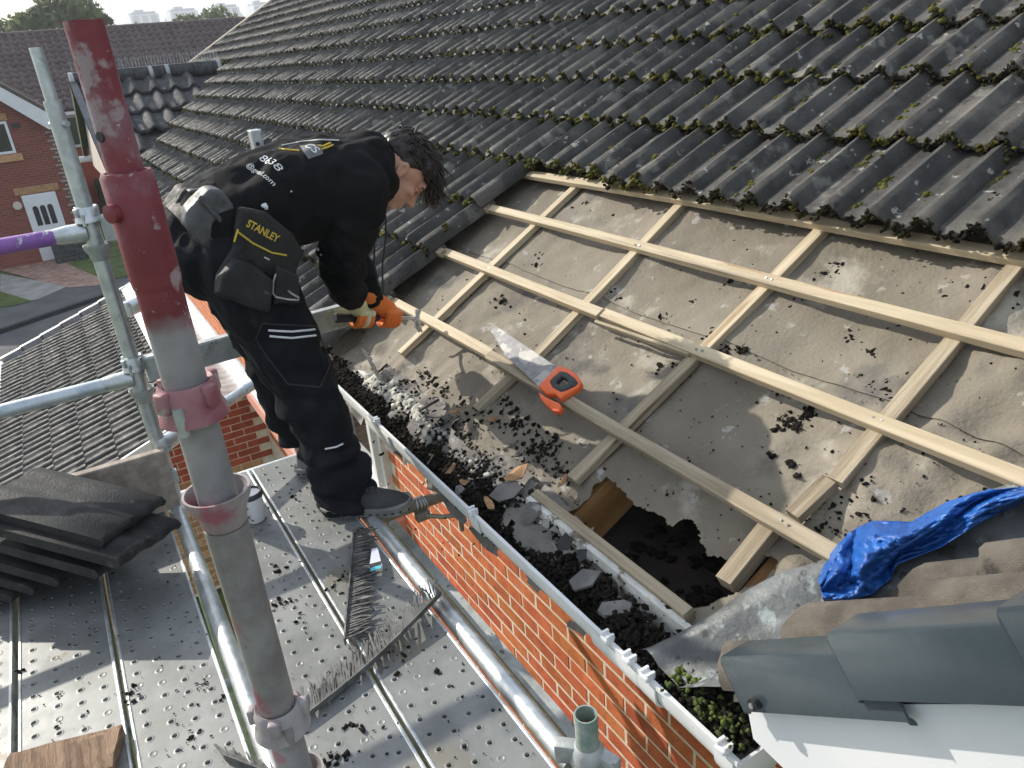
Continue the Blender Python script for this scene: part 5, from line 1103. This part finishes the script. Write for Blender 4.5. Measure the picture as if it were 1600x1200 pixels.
for s in (-1, 1):
    ell(b, hp(s*.040, .064, -.018), (.022, .018, .018), (HR, HF, HU))
    ell(b, hp(s*.074, -.008, -.012), (.006, .016, .029), (HR, (HF+HU*.2).normalized(), (HU-HF*.2).normalized())); limb(b, [hp(s*.079, .004, .002), hp(s*.084, -.010, .020), hp(s*.085, -.026, .010), hp(s*.082, -.020, -.020), hp(s*.077, -.006, -.040)], [.004, .0055, .0055, .005, .006], 8, 4)
body = blend(b, .0058, 3, 'body', M['skin'], me_root)
for s in (-1, 1):
    m = MB(); ell(m, hp(s*.031, .0755, .004), (.011, .008, .008), (HR, HF, HU), 12); m.build('eyelid', M['skin'], me_root, 80)
    m = MB(); limb(m, [hp(s*.021, .0835, .000), hp(s*.031, .0845, -.002), hp(s*.041, .079, .000)], [.0012, .0016, .0012], 6, 3); m.build('eyelash', M['hair'], me_root, 80)
    m = MB(); limb(m, [hp(s*.016, .090, .022), hp(s*.034, .090, .027), hp(s*.050, .078, .022)], [.003, .004, .002], 8, 3); m.build('eyebrow', M['hair'], me_root, 80)
# --- hoodie
def wr(scale, amp, st=(1, 1, 1)):
    def f(p, n):
        q = Vector((p.x*st[0], p.y*st[1], p.z*st[2]))*scale
        a = mnoise.noise(q); c = mnoise.noise(q*2.3+Vector((3, 1, 7))); return amp*(1-2*abs(a))*.8+amp*.45*(1-2*abs(c))
    return f
h = MB()
torso(h, [.172, .176, .182, .196, .198, .16, .096], [.140, .142, .140, .140, .130, .108, .082])
limb(h, [R_SH+Vector((-.05, .01, .02)), R_SH, R_EL, R_WR], [.098, .086, .064, .042]); limb(h, [L_SH+Vector((.05, .01, .02)), L_SH, L_EL, L_WR], [.098, .086, .064, .042])
hd = []
for k in range(13):                                         # the hood lies in a roll round the neck
    t = -.25*PI+1.5*PI*k/12; hd.append(Vector((PX, .908, -.338))+XA*.100*math.cos(t)+(Vector((0, -.30, .95)).normalized()*.075*math.sin(t))+Vector((0, -.012, 0))*math.sin(t))
limb(h, hd, [.026]+[.035]*11+[.026], 12, 3)
ell(h, (PX, .885, -.262), (.11, .075, .040), (XA, Vector((0, .97, -.1)), Vector((0, .1, .97)))); ell(h, (PX, .925, -.325), (.10, .04, .075))
def hood_tweak(p, n):
    a = wr(6.5, .017, (1.6, 1, 1))(p, n); d = min((p-R_EL).length, (p-L_EL).length)
    if d < .20: a += (1-d/.20)*.012*math.sin((p-R_EL).dot((R_WR-R_SH).normalized())*75+3*mnoise.noise(p*9))
    e = (p-Vector(spine[0])).dot(Vector((0, .86, .5)))
    if e < .10: a += .010*math.sin(min(1, max(0, (.10-e)/.1))*PI)
    if p.z < -.45 and p.y > .5: a += .004*math.sin(p.y*70)
    return a
hoodie = blend(h, .0075, 5, 'hoodie', M['cloth_black'], me_root, hood_tweak)
for (w0, e0, r) in ((R_WR, R_EL, .044), (L_WR, L_EL, .042)):
    m = MB(); d = (w0-e0).normalized(); m.tube([w0-d*.02, w0+d*.005, w0+d*.035, w0+d*.045], [r*1.05, r*1.08, r*.95, r*.8], 20); m.build('cuff', M['cloth_black'], hoodie, 60)
for (a, b_, x) in (((578, 350), (590, 438), -2.40), ((602, 322), (598, 452), -2.44)):
    p = onx(*a, x); q = onx(*b_, x); m = MB(); m.tube([p, p.lerp(q, .35)+Vector((0, .006, 0)), p.lerp(q, .7)+Vector((0, -.004, 0)), q], .0034, 8); m.tube([q, q+Vector((0, 0, -.02))], .0042, 8); m.build('drawstring', M['rubber'], hoodie, 60)
# --- trousers
t = MB()
ell(t, (PX, .385, -.50), (.180, .145, .145)); ell(t, (PX, .345, -.50), (.160, .120, .120)); limb(t, [(PX, .385, -.50), (PX, .44, -.43)], [.16, .15])
limb(t, [R_HIP, R_KN, R_AN+Vector((0, 0, -.02))], [.126, .096, .084]); limb(t, [L_HIP, L_KN, L_AN+Vector((0, -.01, .115))], [.126, .095, .082])
limb(t, [R_AN+Vector((0, -.015, .06)), R_AN+Vector((0, -.01, -.025))], [.086, .094]); pass
def tr_tweak(p, n):
    a = wr(6, .014, (1.2, 1.2, 1))(p, n); k = min((p-R_KN).length, (p-L_KN).length)
    if k < .22: a += (1-k/.22)*.010*math.sin(p.z*62+p.y*30+4*mnoise.noise(p*6))
    if p.z < -1.10: a += min(1, (-1.10-p.z)/.1)*.012*math.sin(p.z*78+p.y*22+5*mnoise.noise(p*7))
    return a
tro = blend(t, .0075, 5, 'trousers', M['cloth_navy'], me_root, tr_tweak)
def bvh(o): return BVHTree.FromPolygons([v.co.copy() for v in o.data.vertices], [tuple(p.vertices) for p in o.data.polygons])
BT, BH = bvh(tro), bvh(hoodie)
def hit(B, x, y, off=.003):
    d = Vector(ray(x, y)).normalized(); p, n, i, dist = B.ray_cast(Vector((0, 0, 0)), d)
    return (p+n*off, n) if p else (None, None)
def strip(B, pts, r, name, mat, parent, off=.0015):
    P = []
    for i in range(len(pts)-1):
        for k in range(8):
            f = k/8; p, n = hit(B, pts[i][0]*(1-f)+pts[i+1][0]*f, pts[i][1]*(1-f)+pts[i+1][1]*f, off)
            if p: P.append(p)
    p, n = hit(B, *pts[-1], off)
    if p: P.append(p)
    if len(P) > 1: m = MB(); m.tube(P, r, 8); m.build(name, mat, parent, 60)
strip(BT, [(419, 516), (456, 518), (491, 515)], .0034, 'reflective_strip', M['reflect'], tro); strip(BT, [(421, 525), (456, 528), (493, 524)], .0034, 'reflective_strip', M['reflect'], tro)
strip(BT, [(508, 701), (525, 698), (536, 693)], .003, 'reflective_strip', M['reflect'], tro)
strip(BT, [(410, 505), (400, 530), (420, 560), (450, 600), (500, 605), (515, 570), (500, 510), (450, 508), (410, 505)], .0022, 'knee_patch_seam', M['rubber'], tro)
# --- printing on the back
def letters(txt, B, p0, p1, hpx, mat, name, parent, thick=0):
    P0, n0 = hit(B, *p0, 0); P1, n1 = hit(B, *p1, 0)
    if not P0 or not P1: return
    nrm = (n0+n1).normalized(); xd = (P1-P0); W = xd.length; xd.normalize(); nrm = (nrm-xd*nrm.dot(xd)).normalized(); yd = nrm.cross(xd)
    cu = bpy.data.curves.new('t', 'FONT'); cu.body = txt; cu.resolution_u = 3; cu.offset = thick; o = bpy.data.objects.new('t', cu); COL.objects.link(o)
    dg = bpy.context.evaluated_depsgraph_get(); dg.update(); me = bpy.data.meshes.new_from_object(o.evaluated_get(dg)); bpy.data.objects.remove(o)
    xs = [v.co.x for v in me.vertices]; ys = [v.co.y for v in me.vertices]; s = W/(max(xs)-min(xs)); x0 = min(xs); hy = hpx/(max(ys)-min(ys))
    bm = bmesh.new(); bm.from_mesh(me); bmesh.ops.subdivide_edges(bm, edges=[e for e in bm.edges if e.calc_length() > .35], cuts=1)
    for v in bm.verts:
        q = P0+xd*(v.co.x-x0)*s+yd*(v.co.y-min(ys))*hy; p, n, i, d = B.ray_cast(q+nrm*.06, -nrm); v.co = (p+nrm*.0025) if p else q+nrm*.002
    bm.to_mesh(me); bm.free(); me.name = name; me.materials.clear(); me.materials.append(mat); return link(name, me, None, parent)
letters('8638', BH, (404, 249), (434, 269), .024, M['white_print'], 'lettering', hoodie, .004)
letters('@gmail.com', BH, (383, 261), (425, 293), .021, M['white_print'], 'lettering', hoodie, .004)
letters('CS', BH, (474, 231), (492, 241), .026, M['white_print'], 'lettering', hoodie, .01)
def patch(pts, mat, name): # a thin printed area draped on the back
    V = []; ok = []
    N = 10
    for i in range(N+1):
        for j in range(N+1):
            a, b2, c, d = pts; f, g = i/N, j/N
            x = (a[0]*(1-f)+b2[0]*f)*(1-g)+(d[0]*(1-f)+c[0]*f)*g; y = (a[1]*(1-f)+b2[1]*f)*(1-g)+(d[1]*(1-f)+c[1]*f)*g
            p, n = hit(BH, x, y, .0018); V.append(p if p else Vector((0, 0, 0))); ok.append(bool(p))
    m = MB(); m.v = [tuple(v) for v in V]; m.f = [(i*(N+1)+j, (i+1)*(N+1)+j, (i+1)*(N+1)+j+1, i*(N+1)+j+1) for i in range(N) for j in range(N) if all(ok[q] for q in (i*(N+1)+j, (i+1)*(N+1)+j, (i+1)*(N+1)+j+1, i*(N+1)+j+1))]; m.mi = [0]*len(m.f)
    if m.f: m.build(name, mat, hoodie, 80)
patch([(468, 228), (502, 226), (505, 241), (482, 249)], mk('grey_print', ((.10, .10, .10), (.15, .15, .15)), 30, (.6, .7), bump=0), 'printed_panel')
strip(BH, [(436, 233), (452, 235), (468, 236)], .0028, 'printed_line', M['yellow'], hoodie); strip(BH, [(497, 228), (505, 229), (516, 224)], .003, 'printed_line', M['yellow'], hoodie); strip(BH, [(503, 234), (512, 231), (520, 227)], .003, 'printed_line', M['yellow'], hoodie)
strip(BH, [(440, 228), (470, 222), (500, 219), (530, 220)], .002, 'printed_line', M['white_print'], hoodie)
pp = [hit(BH, x, y, .001) for x, y in ((412, 320), (415, 323), (455, 299), (497, 389), (502, 398))]
pp = [p for p, n in pp if p]; blobs('paint_spot', [p[:] for p in pp], [.011, .009, .003, .005, .004][:len(pp)], M['white_print'], hoodie, 2, .35, .3, (.6, -.3, .6))
# --- tool belt
belt = MB(); c0 = Vector((PX, .372, -.482)); dS = Vector((0, .87, .49)).normalized(); nS = XA.cross(dS)
sec = lambda o_, g: [c0+dS*o_+XA*(.180+g)*math.cos(2*PI*k/28)+nS*(.150+g)*math.sin(2*PI*k/28) for k in range(28)]
belt.loft([sec(-.03, .0), sec(-.028, .012), sec(.022, .012), sec(.026, 0)], cap=False); bl = belt.build('tool_belt', M['pouch'], me_root, 50)
def pad(poly, X, th, name, mat, parent, vox=.006, it=3, tw=None, lean=0):
    m = MB(); P = [onx(x, y, X) for x, y in poly]; c = sum(P, Vector())/len(P)
    m.prism(P, (th, lean, 0)); return blend(m, vox, it, name, mat, parent, tw or wr(14, .003))
pad([(371, 322), (412, 330), (452, 362), (470, 392), (458, 425), (466, 470), (440, 478), (405, 486), (334, 456), (336, 432), (362, 385)], -2.262, .030, 'pouch', M['pouch'], bl)
pad([(363, 402), (388, 410), (420, 434), (414, 482), (372, 470), (336, 452), (340, 430)], -2.238, .050, 'pocket', M['pouch'], bl)
pad([(427, 412), (463, 428), (463, 468), (424, 472)], -2.236, .028, 'pocket', M['pouch'], bl)
def line3(pts, X, r, name, mat):
    m = MB(); m.tube([onx(x, y, X) for x, y in pts], r, 8); m.build(name, mat, bl, 60)
line3([(371, 362), (395, 380), (425, 395), (448, 399)], -2.2285, .0028, 'piping', M['yellow']); line3([(366, 378), (372, 358)], -2.2285, .003, 'piping', M['yellow']); line3([(413, 402), (421, 406)], -2.2285, .002, 'stitching', M['reflect'])
line3([(431, 428), (427, 440), (426, 458), (431, 464), (450, 468), (466, 469), (467, 465), (456, 459), (450, 454)], -2.204, .0034, 'hammer_loop', M['steel'])
cu = bpy.data.curves.new('t', 'FONT'); cu.body = 'STANLEY'; cu.offset = .025; o = bpy.data.objects.new('t', cu); COL.objects.link(o); dg = bpy.context.evaluated_depsgraph_get(); dg.update(); me = bpy.data.meshes.new_from_object(o.evaluated_get(dg)); bpy.data.objects.remove(o)
A = onx(384, 353, -2.227); B_ = onx(433, 379, -2.227); xd = (B_-A); W = xd.length; xd.normalize(); yd = XA.cross(xd); wd = max(v.co.x for v in me.vertices)
for v in me.vertices: v.co = A+xd*(v.co.x/wd*W)+yd*(v.co.y*.030)
me.materials.clear(); me.materials.append(M['yellow']); me.name = 'lettering'; link('lettering', me, None, bl)
pad([(318, 292), (336, 294), (354, 318), (371, 348), (345, 345), (326, 366), (310, 378), (284, 346), (286, 322)], -2.375, .085, 'pouch', M['pouch_grey'], bl, .006, 3, wr(12, .006))
pad([(313, 305), (330, 322), (346, 342), (343, 347), (326, 327), (309, 310)], -2.286, .006, 'stitching', M['pouch_grey'], bl, .003, 1)
pad([(256, 318), (274, 288), (322, 288), (334, 312), (318, 376), (298, 392), (268, 376)], -2.60, .17, 'pouch', M['pouch'], bl, .008, 4, wr(9, .008))
pad([(284, 292), (318, 287), (332, 300), (322, 306), (296, 300)], -2.50, .12, 'pouch_flap', M['pouch_grey'], bl, .006, 3)
# --- shoes
def shoe(heel, toe, z0, up_mat, sole_mat, parent, laces=True, L=None):
    heel = Vector((heel[0], heel[1], z0)); toe = Vector((toe[0], toe[1], z0)); d = (toe-heel); L = d.length; d.normalize(); w = Vector((-d.y, d.x, 0)); Z = Vector((0, 0, 1))
    m = MB(); S = [(-.01, .020, .055), (.03, .034, .088), (.12, .038, .105), (.24, .037, .100), (.36, .041, .100), (.52, .046, .088), (.70, .050, .074), (.86, .045, .060), (.95, .032, .046), (1.0, .014, .034)]
    secs = []
    for t, hw, hh in S:
        s = []
        for k in range(18):
            a = 2*PI*k/18; c, q = math.cos(a), math.sin(a); zz = .016+(hh-.016)*q**.85 if q > 0 else .016+.006*q
            s.append(heel+d*L*t+w*hw*c*(1 if q <= .2 else 1-.30*(q-.2)**1.3)+Z*zz)
        secs.append(s)
    m.loft(secs); sh = blend(m, .0045, 4, 'shoe', up_mat, parent)
    m = MB(); out = [(-.04, 0), (-.03, .024), (.04, .040), (.2, .041), (.36, .038), (.55, .046), (.72, .052), (.86, .047), (.97, .030), (1.02, 0)]
    pts = [(t, x) for t, x in out]+[(t, -x) for t, x in out[-2:0:-1]]
    rings = []
    for zz, g in ((.0, -.004), (.003, .0), (.014, .002), (.024, -.001), (.026, -.008)):
        rings.append([heel+d*L*t+w*(x+math.copysign(g, x) if x else 0)+Z*(zz+.012*max(0, (t-.8)/.2)**2+(.008 if t < .1 and zz > .01 else 0)) for t, x in pts])
    m.loft(rings); m.build('sole', sole_mat, sh, 50)
    m = MB()
    for k in range(11):
        t = .04+.085*k; i = t
        hw = np.interp(t, [p[0] for p in out], [p[1] for p in out])
        for s in (-1, 1): m.box(heel+d*L*t+w*s*(hw+.0005)+Z*(.008+.008*max(0, (t-.8)/.2)**2), (.010, .004, .006), Matrix((d, w, Z)).transposed())
    m.build('sole_grooves', M['rubber'], sh)
    if laces:
        m = MB()
        for k in range(5):
            t = .34+.065*k; hh = np.interp(t, [p[0] for p in S], [p[2] for p in S]); a = heel+d*L*t+Z*(hh-.004)
            m.tube([a-w*.024+Z*(-.010), a+d*.004+Z*.003, a+w*.024-Z*.010+d*.012], .0026, 6); m.tube([a+w*.024+Z*(-.010), a+d*.004+Z*.004, a-w*.024-Z*.010+d*.012], .0026, 6)
        a = heel+d*L*.36+Z*.082; m.tube([a, a-w*.03+d*.02, a-w*.040+d*.045-Z*.03], .0026, 6); m.tube([a, a-w*.02+d*.05, a-w*.035+d*.075-Z*.035], .0026, 6); m.tube([a, a+w*.03+d*.02, a+w*.036+d*.035-Z*.03], .0026, 6); m.build('laces', M['rubber'], sh, 60)
        for k in range(3):
            m = MB(); t = .20+.10*k; hh = np.interp(t, [p[0] for p in S], [p[2] for p in S]); cc = heel+d*L*t-w*.0425+Z*(.052-.004*k)
            m.tube([cc+d*.017*math.cos(2*PI*i/14)+Z*.013*math.sin(2*PI*i/14)+w*.006*abs(math.sin(PI*i/7)) for i in range(15)], .0018, 6, cap=False); m.build('side_loop', M['rubber'], sh, 60)
    return sh
shoe((-2.285, .492), (-2.128, .742), DECK+.003, M['shoe'], M['sole'], me_root)
shoe((-2.625, .50), (-2.50, .70), DECK+.003, M['sock'], M['sock'], me_root, False)
# --- hammer and gloved hands
H0, H1 = atdep(523, 497, 2.80), atdep(652, 497, 3.14); HA = (H1-H0).normalized()
ham = empty('hammer', H0, 'black handled claw hammer in the gloved hands, its claw on the lowest batten', 'hammer')
m = MB(); m.tube([H0, H0+HA*.008, H0+HA*.05, H0+HA*.13, H0+HA*.20, H0+HA*.215], [.013, .0185, .0165, .0145, .0155, .011], 16); m.build('handle', M['rubber'], ham, 50)
hn = H0.lerp(H1, .56); m = MB(); m.tube([H0+HA*.21, H1-HA*.01], .0075, 12); m.build('shaft', M['steel'], ham, 50)
uH = Vector((0, 0, 1))-HA*HA.z; uH.normalize(); sH = HA.cross(uH)
m = MB(); m.tube([H1+uH*.035, H1+uH*.030, H1+uH*.012, H1-uH*.010], [.013, .0135, .009, .011], 14); m.tube([H1-uH*.008, H1-uH*.035+HA*.004, H1-uH*.058+HA*.020], [.011, .009, .004], 10); m.tube([H1-uH*.008+sH*.006, H1-uH*.032+HA*.004+sH*.010, H1-uH*.056+HA*.022+sH*.013], [.009, .007, .003], 10); m.build('head', M['steel'], ham, 50)
def glove(wrist, g, axis, flip, mats, thumb_dir):
    """palm and back over the handle, four fingers curled round it, thumb from the side of the palm"""
    up = (Vector((.35, -.1, .8))-axis*axis.dot(Vector((.35, -.1, .8)))).normalized(); fw = axis.cross(up)*flip        # fw: the way the knuckles point
    back = MB(); kn = [g+axis*(.030-.020*k)+up*.030+fw*.018 for k in range(4)]
    d = (g+up*.024-fw*.022-wrist); limb(back, [wrist-d*.15, wrist+d*.45, g+up*.026-fw*.018], [.036, .037, .036]); 
    for k in range(4): limb(back, [g+up*.024-fw*.022+axis*(.018-.012*k), kn[k]], [.020, .0145], 12)
    gl = blend(back, .004, 3, 'glove', M[mats[0]], me_root, wr(30, .0018))
    for k in range(4):
        m = MB(); L_ = [1.0, 1.06, 1.0, .84][k]; c = g+axis*(.030-.020*k); P = []
        for q in range(9):
            a = math.radians(38-(q/8)*205*L_); r = .031-.004*(q/8); P.append(c+fw*r*math.cos(a)+up*r*math.sin(a))
        limb(m, P, [.0125]+[.0115]*6+[.0105, .0092], 12, 2); blend(m, .003, 2, 'finger', M[mats[1] if k != 1 or mats[0] == mats[1] else mats[0]], gl, wr(45, .0009))
    m = MB(); b0 = g+up*.014-fw*.034+axis*.020*thumb_dir; limb(m, [b0-axis*.008*thumb_dir, g-fw*.034-up*.004+axis*.034*thumb_dir, g-fw*.018-up*.024+axis*.044*thumb_dir, g+fw*.004-up*.028+axis*.048*thumb_dir], [.017, .0145, .0125, .010], 12, 3); blend(m, .003, 2, 'thumb', M[mats[1]], gl)
    return gl
glove(R_WR+(R_WR-R_EL).normalized()*.02, H0.lerp(H1, .29), HA, 1, ('glove_cream', 'glove_orange'), 1)
glove(L_WR+(L_WR-L_EL).normalized()*.02, H0.lerp(H1, .62), HA, 1, ('glove_orange', 'glove_orange'), 1)
# --- hair
m = MB(); ell(m, hp(0, -.026, .050), (.078, .096, .080), (HR, HF, HU), 24); ell(m, hp(0, .040, .080), (.072, .066, .042), (HR, HF, HU)); hb_ = blend(m, .006, 2, 'hair', M['hair'], me_root, lambda p, n: .006*mnoise.noise(p*38)+.004*mnoise.noise(p*90))
rr = random.Random(5); m = MB(); G_ = Vector((0, .12, -1))
for k in range(1700):
    a = rr.uniform(0, 2*PI); e = math.asin(rr.uniform(.02, 1)); rt = Vector((math.cos(e)*math.cos(a), math.cos(e)*math.sin(a), math.sin(e)))
    p = hp(rt.x*.078, -.022+rt.y*.098, .050+rt.z*.080); n = (HR*rt.x+HF*rt.y+HU*rt.z).normalized(); front = max(0, rt.y)
    if (rt.z < .22 and rt.y < .55) or (abs(rt.x) > .70 and rt.z < .66): ln = rr.uniform(.010, .020); r0 = .0028
    elif abs(rt.x) > .5 and rt.z < .5: ln = rr.uniform(.02, .045); r0 = .003
    else: ln = rr.uniform(.040, .070)+.055*front; r0 = rr.uniform(.0018, .0034)
    d = (HF*(.75+.4*front)+n*(.30 if rt.z > .2 else .12)+Vector((rr.gauss(0, .34), rr.gauss(0, .34), rr.gauss(0, .34)))); d = (d-n*max(0, -d.dot(n))).normalized(); P = [p]
    for q in range(4): d = (d+G_*(.16+.30*front)-n*.22+Vector((rr.gauss(0, .22), rr.gauss(0, .22), rr.gauss(0, .22)))).normalized(); P.append(P[-1]+d*ln/4)
    m.tube(P, [r0, r0, r0*.85, r0*.55, r0*.1], 5, cap=False)
tag(m.build('hair_locks', M['hair'], hb_, 80, fix=False), kind='stuff')
# ------------------------------------------------------------------ the hazy air, one closed box round everything
hm = bpy.data.materials.new('haze'); hm.use_nodes = True; n = hm.node_tree.nodes; l = hm.node_tree.links; n.remove(n['Principled BSDF'])
pv = n.new('ShaderNodeVolumePrincipled'); pv.inputs['Density'].default_value = .0010; pv.inputs['Color'].default_value = (.93, .96, 1, 1); pv.inputs['Anisotropy'].default_value = .2
l.new(pv.outputs[0], n['Material Output'].inputs['Volume'])
m = MB(); m.box((-20, 30, (GROUND-1.2+66)/2), (2100, 2100, 66-(GROUND-1.2))); tag(m.build('haze', hm), kind='stuff')
